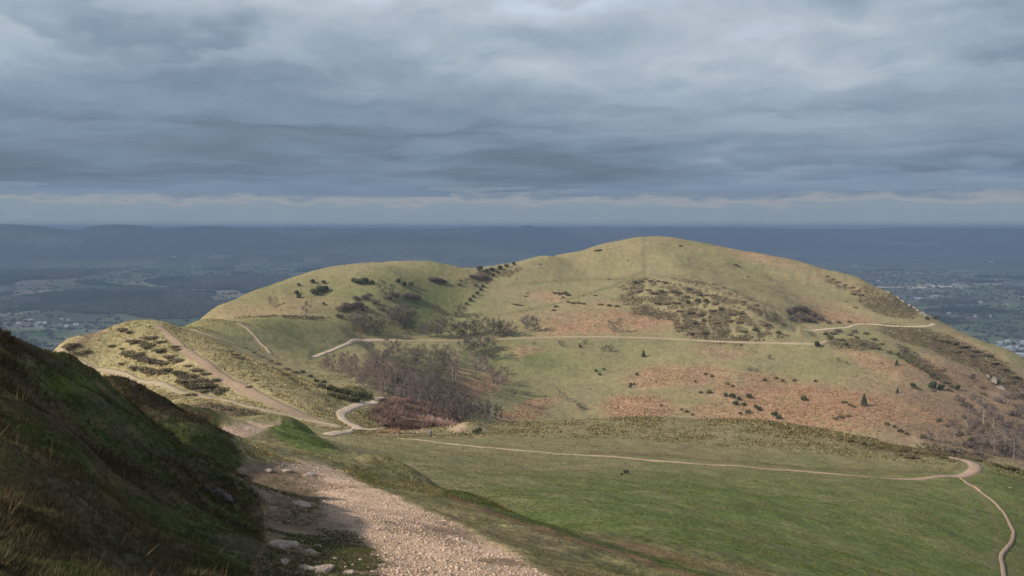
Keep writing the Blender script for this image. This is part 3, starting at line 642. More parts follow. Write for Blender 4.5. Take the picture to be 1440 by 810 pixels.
def bare_tree(h, spread, trunk_c, twig_c, clear=.3, n_limb=14, n_sub=9, n_tw=9, upright=.6, stems=1, w=.05):
    T = Twigs()
    for s_ in range(stems):
        base = Vector((0, 0, -.4)) if stems == 1 else Vector((random.uniform(-.5, .5), random.uniform(-.5, .5), -.4))
        lean = Vector((random.gauss(0, .06), random.gauss(0, .06), 1)) if stems == 1 else Vector((base.x * .5, base.y * .5, 1))
        pts = [base]; d = lean.normalized(); seg = 6
        for q in range(seg):
            pts.append(pts[-1] + d * (h * .93 + .4) / seg); d = rnd_dir(d, .06); d.z = max(d.z, .7)
        r0 = .013 * h * (1 if stems == 1 else .6)
        for q in range(seg): T.tube(pts[q], pts[q + 1], r0 * (1 - q / seg) + .02, r0 * (1 - (q + 1) / seg) + .015, trunk_c)
        for l in range(n_limb):
            f_ = clear + (1 - clear) * (l + random.random()) / n_limb; q = min(int(f_ * seg), seg - 1); p = pts[q].lerp(pts[q + 1], f_ * seg - q)
            a_ = random.uniform(0, 6.283); dd = Vector((math.cos(a_), math.sin(a_), upright + random.uniform(-.25, .35))).normalized()
            prof = math.sin(math.pi * min(1, (f_ - clear) / (1 - clear) * .72 + .22)) 
            ln = spread * prof * random.uniform(.7, 1.15) + .3
            e_ = p + dd * ln; T.tube(p, e_, .018 * ln + .02, .01, tuple(np.array(trunk_c) * .6 + np.array(twig_c) * .4), 3)
            for sb in range(n_sub):
                g_ = random.uniform(.25, 1); p2 = p.lerp(e_, g_); d2 = rnd_dir(dd, .55); l2 = ln * .42 * random.uniform(.6, 1.2) + .25; e2 = p2 + d2 * l2
                T.sliver(p2, e2, w * .8, twig_c)
                for tw in range(n_tw):
                    p3 = p2.lerp(e2, random.uniform(.15, 1)); e3 = p3 + rnd_dir(d2, .6) * l2 * random.uniform(.3, .65)
                    kf = random.uniform(.7, 1.35); T.sliver(p3, e3, w * .55, tuple(c * kf for c in twig_c))
    return T
def leafy(h, rad, n, leaf, tint, lobes=7, cone=False, base=.0, inner=True):
    """foliage: many small leaf faces through uneven lobes"""
    L_ = []
    for q in range(lobes):
        a_ = random.uniform(0, 6.283); f_ = math.sqrt(random.random()) * .62
        L_.append((Vector((math.cos(a_) * f_ * rad, math.sin(a_) * f_ * rad, base + random.uniform(.28, .68) * h)), random.uniform(.22, .48)))
    v = []; c = []
    for q in range(n):
        if cone:
            t_ = random.random() ** .8; rr_ = rad * (1 - t_) * (.75 + .5 * random.random() * (math.sin(t_ * 40) * .3 + .7)); a_ = random.uniform(0, 6.283); p = Vector((math.cos(a_) * rr_, math.sin(a_) * rr_, base + t_ * h)); nn = Vector((math.cos(a_), math.sin(a_), .4))
        else:
            ctr, s_ = random.choice(L_); nn = Vector((random.gauss(0, 1), random.gauss(0, 1), random.gauss(0, 1))).normalized(); q_ = random.uniform(.7, 1.05)
            p = ctr + Vector((nn.x * rad * s_ * 1.1, nn.y * rad * s_ * 1.1, nn.z * h * s_ * .75)) * q_
            if p.z < 0: p.z = random.uniform(0, .12) * h
        s1 = rnd_dir(nn, .9).orthogonal().normalized(); s2 = rnd_dir(nn, .5).cross(s1).normalized(); sz_ = leaf * random.uniform(.6, 1.4); k_ = random.uniform(.65, 1.4)
        v += [p - s1 * sz_, p + s1 * sz_, p + s2 * sz_ * 1.5]; c += [tuple(x_ * k_ for x_ in tint)] * 3
    return np.array(v), np.arange(len(v)).reshape(-1, 3), np.array(c)
M_bark = new_mat('bark', attr='col', rough=.9, scales=((.15, .2),)); M_twig = new_mat('bare twigs', attr='col', rough=.9, spec=.1)
def proto_tree(name, T, crown_name='crown'):
    tr = mesh_obj('trunk', np.array([p[:] for p in T.tv]), np.array(T.tf), M_bark, cols=np.array(T.tc), link=False)
    cr = mesh_obj(crown_name, np.array([p[:] for p in T.cv]), np.array(T.cf), M_twig, cols=np.array(T.cc), link=False)
    return (name, tr, cr)
PALEB = (.36, .32, .28); TW_P = (.27, .20, .17); TW_G = (.175, .15, .115); TW_O = (.22, .195, .125); BRK = (.20, .17, .14)
BIRCH = [proto_tree('birch_tree', bare_tree(10, 2.1, PALEB, TW_P, .2, 20, 7, 7, .9, 1, .085)) for _ in range(4)]
DARKB = [proto_tree('birch_tree', bare_tree(9.5, 1.6, (.16, .14, .13), (.19, .145, .125), .15, 20, 7, 7, .9, 1, .085)) for _ in range(3)]
ROUND = [proto_tree('bare_tree', bare_tree(8, 3.7, BRK, TW_G, .12, 22, 8, 8, .55, 1, .085)) for _ in range(3)]
SALLOW = [proto_tree('bare_tree', bare_tree(6.5, 3.2, BRK, TW_O, .06, 20, 8, 8, .6, 1, .08)) for _ in range(2)]
THORN = [proto_tree('hawthorn', bare_tree(3.4, 2.3, BRK, (.13, .108, .09), .1, 16, 8, 7, .45, 1, .06)) for _ in range(3)]
SPARSE = [proto_tree('birch_tree', bare_tree(9, 2.6, (.36, .31, .27), (.22, .165, .14), .2, 18, 8, 7, .6, 1, .09)) for _ in range(2)]
def proto_bush(name, *a, mat=None, **k):
    v, f, c = leafy(*a, **k); return (name, mesh_obj(name, v, f, mat or M_leaf, cols=c, link=False), None)
GORSE = [proto_bush('gorse_bush', 1.9, 1.7, 1100, .13, (.135, .122, .058), lobes=9) for _ in range(3)]
DARKBUSH = [proto_bush('evergreen_bush', 2.6, 1.9, 1300, .15, (.075, .084, .044), lobes=8) for _ in range(2)]
BROWNB = [proto_bush('heather_patch', 1.0, 2.2, 1300, .13, (.175, .130, .078), lobes=11) for _ in range(3)]
OLIVEB = [proto_bush('gorse_bush', 1.5, 2.0, 1200, .13, (.15, .128, .06), lobes=9) for _ in range(2)]
PURPLEB = [proto_bush('bare_bush', 2.4, 2.4, 1500, .11, (.155, .118, .10), lobes=9, mat=M_twig) for _ in range(2)]
CONE = [proto_tree('conifer', bare_tree(5, .3, (.12, .09, .07), (.03, .04, .02), .2, 5, 1, 1))]
cv, cf_, cc = leafy(5.6, 1.75, 2600, .16, (.045, .060, .028), cone=True, base=.3)
CONE = [('conifer', CONE[0][1], mesh_obj('crown', cv, cf_, M_leaf, cols=cc, link=False))]
cv, cf_, cc = leafy(5.2, 3.2, 3600, .2, (.050, .066, .026), lobes=11, base=.5)
HOLLY = [('holly_tree', ROUND[0][1], mesh_obj('crown', cv, cf_, M_leaf, cols=cc, link=False))]
PLACED = []      # (object, kind phrase, place phrase, px, py)
def plant(proto, px, py, size, what, where, rmin=180.0, cat=None, group=None, sz=(1, 1, 1), at_=None):
    p = at_ or drop(px, py, rmin)
    if p is None: return None
    name, a, b_ = proto; s_ = size * random.uniform(.93, 1.07) * (1.45 if name in ('bare_tree', 'birch_tree') else 1.2)
    if b_ is None:
        o = a.copy(); o.name = name; C.objects.link(o); o['category'] = cat or 'bush'
    else:
        o = bpy.data.objects.new(name, None); C.objects.link(o); o['category'] = cat or 'tree'
        for q in (a, b_):
            c_ = q.copy(); C.objects.link(c_); c_.parent = o
    z_ = float(ground_z(p.x, p.y)); o.location = (p.x, p.y, z_ - .05); o.rotation_euler = (0, 0, random.uniform(0, 6.28)); o.scale = (s_ * sz[0], s_ * sz[1], s_ * sz[2])
    if group: o['group'] = group
    PLACED.append((o, what, where, px, py)); return o
def pick(L_): return random.choice(L_)
def row(L_, what, where, pts, rmin=180.0, cat=None, sz=(1, 1, 1)):
    for px, py, s_ in pts: plant(pick(L_), px, py, s_, what, where, rmin, cat, None, sz)

# round hill at the back left
T_ = 'on the rounded left hill'
row(DARKBUSH, 'dark evergreen bush', 'high ' + T_, [(498, 398, 1.3), (505, 400, 1.5), (513, 399, 1.4), (523, 400, 1.1), (440, 398, 1.0), (455, 399, .8), (560, 398, 1.2), (567, 403, 1.3), (578, 402, 1.0)], cat='bush')
row(DARKBUSH, 'dark evergreen bush', 'on the rounded hill\'s left shoulder', [(443, 415, 1.7), (452, 412, 1.9), (458, 409, 1.2), (417, 414, .9), (420, 419, .8), (455, 429, .7), (420, 402, .7)], cat='bush')
row(PURPLEB, 'brown leafless thicket', 'on the rounded hill by the dip', [(608, 396, 1.4), (617, 397, 1.6), (625, 398, 1.1), (646, 402, 1.0)])
row(PURPLEB, 'purplish leafless thicket', 'across the middle of the rounded hill', [(500, 422, 1.2), (512, 421, 1.5), (545, 421, 1.5), (555, 419, 1.6), (574, 420, 1.7), (586, 421, 1.6), (528, 428, 1.3), (519, 416, .8)])
row(ROUND, 'bare grey tree', 'in the middle of the rounded hill', [(536, 414, .85), (551, 414, .6)])
row(PURPLEB, 'dense purplish bush', 'above the pale path\'s bend', [(480, 438, 1.6), (491, 436, 2.0), (503, 435, 2.0), (511, 438, 1.5), (478, 447, 1.2), (536, 437, 1.3)])
row(ROUND, 'bare grey brown tree', 'in the hollow between both hills', [(547, 462, 1.0), (560, 462, 1.2), (572, 463, 1.25), (581, 461, 1.0), (554, 455, 1.0), (568, 452, 1.0)])
row(ROUND, 'dark leafless tree', 'just above the bend of the pale path', [(505, 466, .95), (516, 470, 1.1), (526, 470, 1.0), (534, 472, .8), (497, 458, .8), (511, 458, .9)])
row(SPARSE, 'thin bare tree', 'at the left foot of the rounded hill', [(434, 446, .8), (428, 447, .6), (382, 432, .5), (388, 430, .45)])
row(THORN, 'small round hawthorn', 'in the green hollow below the rounded hill', [(614, 439, 1.1), (624, 443, .9), (640, 446, .7)], cat='bush')
row(ROUND, 'broad bare hawthorn', 'at the hedge\'s lower end between both hills', [(645, 446, .75), (651, 446, .8)])
for q in range(11):
    f_ = q / 10; plant(pick(DARKBUSH), 704 - 48 * f_ + random.uniform(-1, 1), 379 + 50 * f_, .55 + .5 * random.random() * (1 - f_ * .3), 'small dark bush', 'in the hedge line between both hills')
row(DARKBUSH, 'dark scrub bush', 'on the skyline between both hills', [(675, 381, 1.3), (684, 384, 1.1), (692, 382, 1.2), (703, 379, 1.1), (712, 376, 1.0), (722, 373, .9)])
row(PURPLEB, 'brown scrub clump', 'below the dip between both hills', [(665, 391, 1.3), (673, 392, 1.5), (681, 391, 1.3), (668, 403, .9)])
# belt of trees along the level path
W_ = 'in the belt above the level path'
row(ROUND, 'bare grey tree', W_, [(596, 474, .8), (613, 474, 1.0), (622, 475, 1.2), (631, 475, 1.1), (641, 474, .8), (656, 474, .9), (667, 473, .9), (685, 473, .9), (694, 473, 1.0), (703, 472, .9)])
row(SALLOW, 'olive grey bare tree', W_, [(606, 474, 1.0), (649, 474, 1.1), (662, 472, 1.2), (675, 464, 1.25), (699, 474, 1.0), (719, 474, 1.0), (713, 473, .7)])
row(ROUND, 'round grey tree', 'alone in bracken above the level path', [(745, 466, .95), (753, 467, .85), (737, 458, .5)])
row(SPARSE, 'thin twiggy tree', 'on bracken above the level path', [(859, 466, .65), (870, 468, .75), (862, 468, .4)])
B_ = 'below the level path at the wood\'s head'
row(ROUND, 'bare grey tree', B_, [(652, 498, .9), (661, 498, 1.0), (668, 495, .8), (686, 504, 1.0), (681, 493, .9), (690, 492, .7)])
row(SALLOW, 'pale bare tree', 'in the glade at the wood\'s head', [(592, 502, .8), (612, 505, .8), (628, 508, .9), (617, 512, .9), (603, 520, 1.0)])
row(BIRCH, 'slender bare birch', 'alone on the bracken right of the wood', [(637, 538, 1.15), (641, 534, .8)])
row(SPARSE, 'spreading bare birch', 'on the grass slope right of the wood', [(672, 531, 1.05), (679, 529, .8), (703, 549, 1.0), (697, 546, .8)])
row(SALLOW, 'low bare tree', 'on the grass slope right of the wood', [(722, 558, .5), (690, 525, .5), (712, 526, .5)])
row(SPARSE, 'twiggy leaning shrub', 'on open grass right of the wood', [(789, 563, .42), (796, 566, .38)])
row(THORN, 'hawthorn bush', 'on open grass right of the wood', [(820, 577, .75), (815, 574, .6)], cat='bush')
# the wood
def wood_fill(L_, n, poly, size, what, seed):
    rs = random.Random(seed); xs = [p[0] for p in poly]; ys = [p[1] for p in poly]; c_ = 0; tries = 0
    while c_ < n and tries < 4000:
        tries += 1; px = rs.uniform(min(xs), max(xs)); py = rs.uniform(min(ys), max(ys))
        if not inside(np.array([px]), np.array([py]), poly)[0]: continue
        p = drop(px, py, 240)
        if p is None or p.length > 640 or p.length < 262: continue
        name, a, b_ = rs.choice(L_); o = bpy.data.objects.new(name, None); C.objects.link(o)
        for q in (a, b_):
            k_ = q.copy(); C.objects.link(k_); k_.parent = o
        s_ = size * rs.uniform(.75, 1.2); o.location = (p.x, p.y, float(ground_z(p.x, p.y)) - .1); o.rotation_euler = (0, 0, rs.uniform(0, 6.28)); o.scale = (s_, s_, s_)
        tag(o, what, 'tree', what.split(' in ')[0] + 's of the wood'); c_ += 1
wood_fill(BIRCH, 130, [(430, 522), (455, 514), (505, 512), (560, 524), (610, 545), (640, 570), (600, 572), (560, 562), (520, 553), (480, 533)], .62, 'pale stemmed bare birch in the close stand filling the wooded hollow', 1)
wood_fill(DARKB, 80, [(560, 560), (600, 548), (650, 565), (690, 585), (712, 594), (690, 600), (650, 602), (620, 592), (590, 576)], .75, 'dark leafless birch in the thick lower end of the wooded hollow', 2)
wood_fill(ROUND, 26, [(500, 490), (545, 486), (590, 500), (640, 520), (615, 540), (570, 530), (530, 515)], .8, 'broad grey leafless tree in the upper part of the wooded hollow', 3)
wood_fill(SALLOW, 18, [(540, 500), (590, 496), (660, 520), (640, 550), (580, 540)], .9, 'pale olive leafless tree in the upper part of the wooded hollow', 4)
plant(SALLOW[0], 558, 532, 1.1, 'largest pale round tree', 'rising from the upper part of the wooded hollow')
# big hill, above the path
U_ = 'high on the big hill'
row(BROWNB, 'low dark heather patch', U_, [(838, 353, 1.0), (843, 352, .9), (1034, 373, 1.0), (1038, 375, .9), (883, 366, .5)])
row(DARKBUSH, 'lone dark bush', U_ + ' near the summit', [(957, 347, .6)])
row(BROWNB, 'small heather patch', 'on the big hill\'s left shoulder', [(760, 372, .7), (739, 417, .6), (742, 413, .5), (726, 429, .9), (722, 428, .7), (732, 430, .7)])
row(OLIVEB, 'brown gorse clump', 'on the big hill\'s left face', [(780, 413, .9), (787, 414, 1.1), (794, 413, 1.2), (799, 416, 1.0), (792, 419, .7), (800, 426, .9), (806, 427, .9), (813, 427, .9), (821, 428, .8), (781, 432, .7), (779, 437, .7), (784, 431, .5)])
row(BROWNB, 'brown heather patch', 'left of the heathery spur', [(837, 416, .8), (821, 416, .5), (856, 393, .6), (845, 429, 1.0), (856, 430, 1.1), (868, 431, 1.0)])
N_ = 'in the dark heath on the spur of the big hill'
for cx, cy, s_ in ((893, 399, 1.5), (902, 397, 1.3), (915, 396, 1.2), (925, 396, 1.1), (935, 398, 1.2), (900, 411, 1.4), (912, 409, 1.3), (921, 414, 1.6), (931, 412, 1.3), (947, 411, 1.6), (955, 413, 1.2), (969, 407, 1.2), (977, 412, 1.3), (965, 418, 1.2), (985, 416, 1.0), (994, 416, 1.0), (925, 428, 1.3), (937, 428, 1.2), (952, 427, 1.4), (968, 427, 1.5), (981, 425, 1.5), (993, 425, 1.3), (1008, 428, 1.3), (955, 439, 1.3), (970, 441, 1.6), (985, 443, 1.5), (1001, 438, 1.5), (1014, 437, 1.2), (1030, 443, 1.4), (1042, 441, 1.2), (976, 456, 1.3), (990, 452, 1.2), (1007, 455, 1.3), (1025, 452, 1.5), (1040, 455, 1.4), (956, 461, 1.2), (972, 470, 1.4), (990, 470, 1.3), (1045, 467, 1.3), (1061, 465, 1.3), (1078, 458, 1.6), (1095, 470, 1.2), (1064, 430, 1.0), (1046, 425, 1.0)):
    plant(pick(BROWNB + [GORSE[0]]), cx, cy, s_ * .9, 'dark heath clump', N_, cat='shrub', group='heath clumps on the spur')
row(PURPLEB, 'dark scrub bush', 'in the big hill\'s right face scrub', [(1110, 440, 1.5), (1118, 437, 1.4), (1127, 436, 1.5), (1136, 440, 1.5), (1144, 445, 1.4), (1122, 446, 1.7), (1131, 451, 1.6), (1142, 453, 1.3), (1153, 450, 1.2), (1165, 455, .9), (1113, 450, 1.2), (1180, 455, .8), (1195, 454, .8)])
row(BROWNB, 'dark heather clump', 'along the big hill\'s right crest', [(1163, 389, .8), (1171, 393, .8), (1180, 397, .8), (1189, 401, .8), (1199, 405, .9), (1207, 409, .8), (1200, 414, 1.2), (1211, 416, 1.2)])
row(BROWNB, 'small heather patch', 'on the big hill\'s bare right face', [(1190, 425, .6), (1203, 433, .7), (1051, 389, .6)])
row(DARKBUSH, 'dark bush', 'beside the crags on the right ridge', [(1284, 427, 1.2), (1291, 432, 1.3), (1298, 437, 1.1), (1237, 405, .9), (1316, 450, 1.0), (1304, 450, .9)])
row(OLIVEB, 'low olive bush', 'on the right slope below the path', [(1195, 472, 1.2), (1205, 476, 1.0), (1172, 470, 1.3), (1182, 479, 1.0), (1218, 470, 1.0), (1229, 478, 1.0), (1240, 485, .9)])
row(GORSE, 'dark gorse bush', 'on the right slope below the path', [(1160, 471, 1.2), (1168, 477, 1.3), (1190, 486, 1.0), (1212, 486, 1.1), (1235, 492, 1.0)])
row(PURPLEB, 'grey leafless bush', 'on the right slope below the path', [(1178, 467, 1.0), (1202, 468, .9), (1226, 490, .9), (1250, 497, .9), (1272, 494, .8)])
plant(HOLLY[0], 1148, 488, .55, 'dark rounded evergreen', 'at the tip of the spur just below the path end')
plant(CONE[0], 905, 502, .62, 'dark conifer', 'alone on grass just below the level path', cat='tree')
plant(CONE[0], 1215, 571, .85, 'small pointed conifer', 'alone on rusty bracken of the lower slope')
plant(CONE[0], 1261, 514, .5, 'slim dark conifer', 'at the upper end of the dark belt on the right slope')
plant(CONE[0], 1262, 553, .45, 'low evergreen spire', 'on the bracken right of the small pointed conifer')
plant(HOLLY[0], 1313, 548, .75, 'large dark holly', 'at the lower end of the dark belt on the right slope')
plant(HOLLY[0], 1324, 549, .55, 'dark evergreen', 'touching the right side of the large holly')
plant(HOLLY[0], 1347, 549, .5, 'round green tree', 'on the brown slope right of the large holly')
plant(HOLLY[0], 1284, 546, .45, 'small dark holly', 'on the bracken left of the large holly')
# big hill, below the path
D_ = 'on the grass slope below the level path'
row(THORN, 'small hawthorn', D_, [(751, 484, .45), (789, 487, .8), (816, 488, .55), (824, 484, .7), (849, 494, .8), (857, 494, .85), (1082, 505, .65), (1056, 522, .6), (1064, 523, .5), (1179, 508, .5), (1191, 512, .4)], cat='bush')
row(DARKBUSH, 'dark bush', D_, [(816, 489, .55), (838, 523, .55), (843, 528, .6), (849, 520, .4), (896, 528, .5), (887, 542, .55), (892, 541, .4), (886, 545, .4)])
row(GORSE, 'dark gorse bush', 'on the lower slope\'s rusty bracken', [(992, 527, .6), (1001, 530, .8), (1023, 541, .6), (1030, 544, .6), (978, 537, .5), (985, 553, .7), (996, 553, .9), (1075, 536, .8), (1092, 533, .7), (1100, 537, .8), (1117, 536, .7), (1147, 537, .6), (1131, 563, 1.1), (965, 580, .7), (958, 577, .5), (974, 584, .5), (930, 571, .5)])
row(DARKBUSH, 'dark bush', 'in the rocky cluster on the bracken', [(1021, 558, .7), (1030, 560, .9), (1039, 563, .8), (1053, 560, .9), (1034, 570, .8), (1046, 571, .7), (1052, 582, .7), (1068, 578, .8), (1063, 574, .6), (1089, 586, .9), (1095, 590, .7), (1041, 583, .5)])
row(OLIVEB, 'olive gorse mound', 'on bracken right of the pointed conifer', [(1187, 567, .9), (1195, 571, .8), (1201, 573, .6), (1182, 588, .8), (1192, 586, .8), (1175, 590, .7), (1286, 546, .8), (1294, 549, .7)])
row(GORSE, 'dark gorse bush', 'on bracken above the field corner', [(1248, 598, .8), (1257, 601, .6), (1266, 608, .9), (1274, 611, .7), (1298, 616, .9), (1306, 618, .8), (1320, 593, .9), (1332, 600, .8), (1380, 609, 1.0), (1370, 604, .8), (1388, 598, .7), (1355, 588, .8), (1395, 612, .8), (1365, 620, 1.0), (1350, 612, .8)])
row(GORSE, 'dark gorse clump', 'in the right slope\'s dark belt', [(1262, 500, 1.2), (1268, 504, 1.2), (1275, 508, 1.2), (1282, 511, 1.2), (1289, 515, 1.2), (1296, 519, 1.2), (1303, 524, 1.1), (1310, 529, 1.1), (1318, 534, 1.0), (1326, 539, .9), (1338, 545, .9)])
row(PURPLEB, 'grey leafless bush', 'at the bracken slope\'s right edge', [(1350, 565, 1.2), (1362, 575, 1.1), (1375, 585, 1.0), (1390, 575, 1.3), (1402, 590, 1.2), (1415, 600, 1.3), (1428, 585, 1.4), (1437, 610, 1.2), (1405, 618, 1.1), (1422, 628, 1.1), (1385, 625, 1.0), (1436, 560, 1.4), (1418, 560, 1.2)])
row(SPARSE, 'thin bare tree', 'at the right slope\'s foot', [(1398, 640, .8), (1412, 638, .9), (1425, 645, .9), (1437, 640, 1.0), (1380, 640, .7), (1307, 622, .5), (1326, 625, .5)])
row(BROWNB, 'brown heather mat', 'in the far right shoulder heath', [(1325, 480, 1.6), (1340, 484, 1.7), (1355, 489, 1.7), (1370, 494, 1.6), (1385, 500, 1.5), (1310, 474, 1.3), (1345, 495, 1.5), (1362, 501, 1.4), (1398, 512, 1.4), (1412, 520, 1.4), (1425, 530, 1.3)], cat='shrub')
# field corner and near field
row(OLIVEB, 'brown gorse mound', 'along the field brow by the path corner', [(1180, 618, .5), (1195, 621, .6), (1210, 624, .65), (1224, 626, .7), (1238, 630, .75), (1250, 632, .8), (1262, 634, .8), (1274, 636, .85), (1286, 637, .85), (1298, 638, .8), (1309, 640, .75), (1268, 641, .7), (1280, 644, .8), (1326, 645, .5), (1338, 649, .5)], rmin=120, sz=(.9, .9, .7))
row(OLIVEB, 'brown gorse mound', 'on the brow right of the path corner', [(1400, 656, .7), (1412, 659, .75), (1425, 661, .8), (1437, 663, .8)], rmin=120, sz=(.9, .9, .7))
plant(DARKBUSH[0], 880, 666, .24, 'little dark bush', 'alone in the near green field below the path', rmin=60)
plant(DARKBUSH[1], 874, 668, .13, 'tiny dark bush', 'touching the little bush in the near green field', rmin=60)
row(DARKBUSH, 'dark green bush', 'by the spoil heap behind the walker', [(668, 610, .38), (673, 609, .45), (655, 612, .2)], rmin=150)
# knoll
K_ = 'on the straw coloured knoll'
for cx, cy, w_ in ((172, 465, 1.4), (180, 467, 1.2), (210, 476, 1.5), (187, 481, 1.6), (197, 483, 1.4), (208, 488, 2.0), (227, 482, 1.2), (243, 489, 1.3), (249, 492, 1.0), (224, 495, 1.8), (240, 503, 1.5), (249, 508, 1.6), (157, 487, .9), (172, 491, .8), (180, 499, 2.0), (190, 502, 2.2), (200, 505, 1.8), (210, 508, 2.0), (220, 511, 1.8), (230, 513, 1.4), (172, 513, .9), (190, 518, 1.5), (202, 520, 1.3), (215, 524, 2.0), (228, 526, 2.2), (236, 522, 1.5), (252, 527, 1.6), (262, 531, 2.0), (272, 536, 2.2), (283, 541, 2.2), (293, 545, 1.8), (260, 538, 1.8), (270, 545, 1.8), (285, 550, 1.4), (265, 515, 1.0), (277, 521, 1.2), (290, 526, .9), (303, 535, 1.0), (313, 548, 1.2), (307, 552, 1.3), (97, 489, 1.5), (103, 485, 1.3), (113, 497, 1.4), (122, 494, 1.1), (290, 572, 1.5), (300, 575, 1.8), (312, 578, 1.6), (325, 575, 1.4), (330, 583, 1.8), (345, 586, 1.9), (340, 580, 1.4), (362, 589, 1.3), (372, 588, 1.1), (268, 556, 1.0), (350, 545, .7), (360, 535, .6)):
    plant(pick(BROWNB + [OLIVEB[0]]), cx, cy, w_ * .8, 'brown heather patch', K_ + (' above the level track' if cy < 552 else ' below the level track'), cat='shrub', sz=(1, 1, .55))
row(GORSE, 'dark gorse bush', 'on the bank above the winding path', [(452, 545, .9), (463, 548, 1.0), (474, 551, 1.0), (485, 553, 1.1), (497, 556, 1.1), (508, 557, 1.1), (518, 558, 1.0), (478, 560, .9), (490, 563, .9), (500, 564, .9), (468, 557, .8), (445, 537, .8), (436, 530, .7), (425, 524, .7), (455, 538, .8)], sz=(1, 1, .75))
row(BROWNB, 'dark low shrub', 'down the knoll\'s right edge', [(345, 490, .7), (356, 496, .7), (368, 502, .8), (379, 508, .8), (391, 512, .8), (403, 519, .8), (414, 524, .8), (330, 500, .8), (322, 495, .7), (337, 504, .8)], sz=(1, 1, .6), cat='shrub')
rs_ = random.Random(77)
for q in range(46):
    px = rs_.uniform(1335, 1440); py = rs_.uniform(556, 640) 
    if py < 556 + (1440 - px) * .1: continue
    plant(rs_.choice(PURPLEB + THORN + [SPARSE[0]]), px, py, rs_.uniform(.5, 1.1), 'grey leafless bush', 'in the tangled scrub low on the right slope', cat='bush', group='scrub bushes low on the right slope')
for q in range(60):
    px = rs_.uniform(1300, 1440); py = rs_.uniform(455, 560)
    if py < 452 + (px - 1300) * .42: continue
    plant(rs_.choice(PURPLEB + BROWNB + OLIVEB), px, py, rs_.uniform(.35, .9), 'low brownish bush', 'on the rough brown right flank', cat='bush', group='low bushes of the right flank')
for q in range(34):
    px = rs_.uniform(470, 640); py = rs_.uniform(560, 600)
    if inside(np.array([px]), np.array([py]), [(522, 585), (530, 566), (556, 560), (600, 568), (640, 580), (650, 596), (600, 602), (560, 604), (535, 598)])[0]:
        plant(rs_.choice(PURPLEB), px, py, rs_.uniform(.35, .6), 'purplish leafless bush', 'in the thicket by the winding path', cat='bush', group='bushes in the thicket')
# labels: what it is, where it stands, and its place in its row
from collections import defaultdict
G_ = defaultdict(list)
for it in PLACED: G_[(it[1], it[2])].append(it)
ORD = ['first', 'second', 'third', 'fourth', 'fifth', 'sixth', 'seventh', 'eighth', 'ninth', 'tenth', 'eleventh', 'twelfth', 'thirteenth', 'fourteenth', 'fifteenth', 'sixteenth', 'seventeenth', 'eighteenth', 'nineteenth', 'twentieth']
for (what, where), L_ in G_.items():
    L_.sort(key=lambda t_: t_[3])
    if len(L_) > 20 or L_[0][0].get('group'):
        for t_ in L_: t_[0]['label'] = what + ' ' + where; t_[0]['group'] = what + 's ' + where
        continue
    for q, t_ in enumerate(L_):
        if len(L_) == 1: t_[0]['label'] = what + ' ' + where
        else:
            o_w = 'leftmost' if q == 0 else 'rightmost' if q == len(L_) - 1 else ORD[q] + ' from left'
            t_[0]['label'] = f'{what} {where}, {o_w}'; t_[0]['group'] = what + ' group ' + where

# ------------------------------------------------------------------ the walker
def skin_body(name, joints, edges, mat, parent=None, sub=2):
    me = bpy.data.meshes.new(name); me.from_pydata([j_[:3] for j_ in joints], edges, []); o = bpy.data.objects.new(name, me); C.objects.link(o)
    if parent: o.parent = parent
    mod = o.modifiers.new('skin', 'SKIN'); mod.use_smooth_shade = True
    for q, j_ in enumerate(joints): me.skin_vertices[0].data[q].radius = (j_[3], j_[3] if len(j_) < 5 else j_[4])
    me.skin_vertices[0].data[0].use_root = True
    s_ = o.modifiers.new('sub', 'SUBSURF'); s_.levels = sub; s_.render_levels = sub; me.materials.append(mat); return o
M_skin = new_mat('skin', (.50, .31, .23), .6); M_blue = new_mat('blue jacket', (.08, .30, .52), .8); M_dark = new_mat('dark trousers', (.018, .020, .028), .85); M_hair = new_mat('dark hair', (.04, .028, .02), .7); M_pack = new_mat('dark rucksack', (.02, .024, .04), .8)
wp = drop(606, 616, 150); wz = float(ground_z(wp.x, wp.y))
# walking towards the left of the picture, weight on the front leg
J = [(0, 0, .95, .12, .10), (0, 0, 1.15, .13, .10), (0, 0, 1.38, .14, .10), (0, 0, 1.50, .06), (-.01, 0, 1.56, .055), (-.02, 0, 1.66, .095, .085), (-.02, 0, 1.73, .075),
     (0, .18, 1.40, .055), (.05, .23, 1.13, .043), (-.10, .22, .93, .033), (-.14, .21, .85, .035), (0, -.18, 1.40, .055), (-.03, -.23, 1.12, .043), (.12, -.22, .95, .033), (.16, -.21, .87, .035),
     (0, .09, .88, .09), (-.16, .10, .50, .062), (-.22, .10, .10, .042), (-.26, .10, .04, .04), (-.38, .10, .03, .032), (0, -.09, .88, .09), (.10, -.10, .50, .062), (.30, -.10, .16, .042), (.32, -.10, .07, .04), (.22, -.10, .02, .032)]
E = [(0, 1), (1, 2), (2, 3), (3, 4), (4, 5), (5, 6), (2, 7), (7, 8), (8, 9), (9, 10), (2, 11), (11, 12), (12, 13), (13, 14), (0, 15), (15, 16), (16, 17), (17, 18), (18, 19), (0, 20), (20, 21), (21, 22), (22, 23), (23, 24)]
body = skin_body('person', J, E, M_skin); body.location = (wp.x, wp.y, wz + .0); body.rotation_euler = (0, 0, R(-20))
body.scale = (1.12, 1.12, 1.12)
tag(body, 'walker in a blue jacket and dark trousers on the path by the small spoil heap', 'person')
def part(n_, idx, grow, mat, sub=2):
    m_ = {q: k_ for k_, q in enumerate(idx)}; js = [(*J[q][:3], *(r_ + grow for r_ in J[q][3:])) for q in idx]
    return skin_body(n_, js, [(m_[a], m_[b]) for a, b in E if a in m_ and b in m_], mat, body, sub)
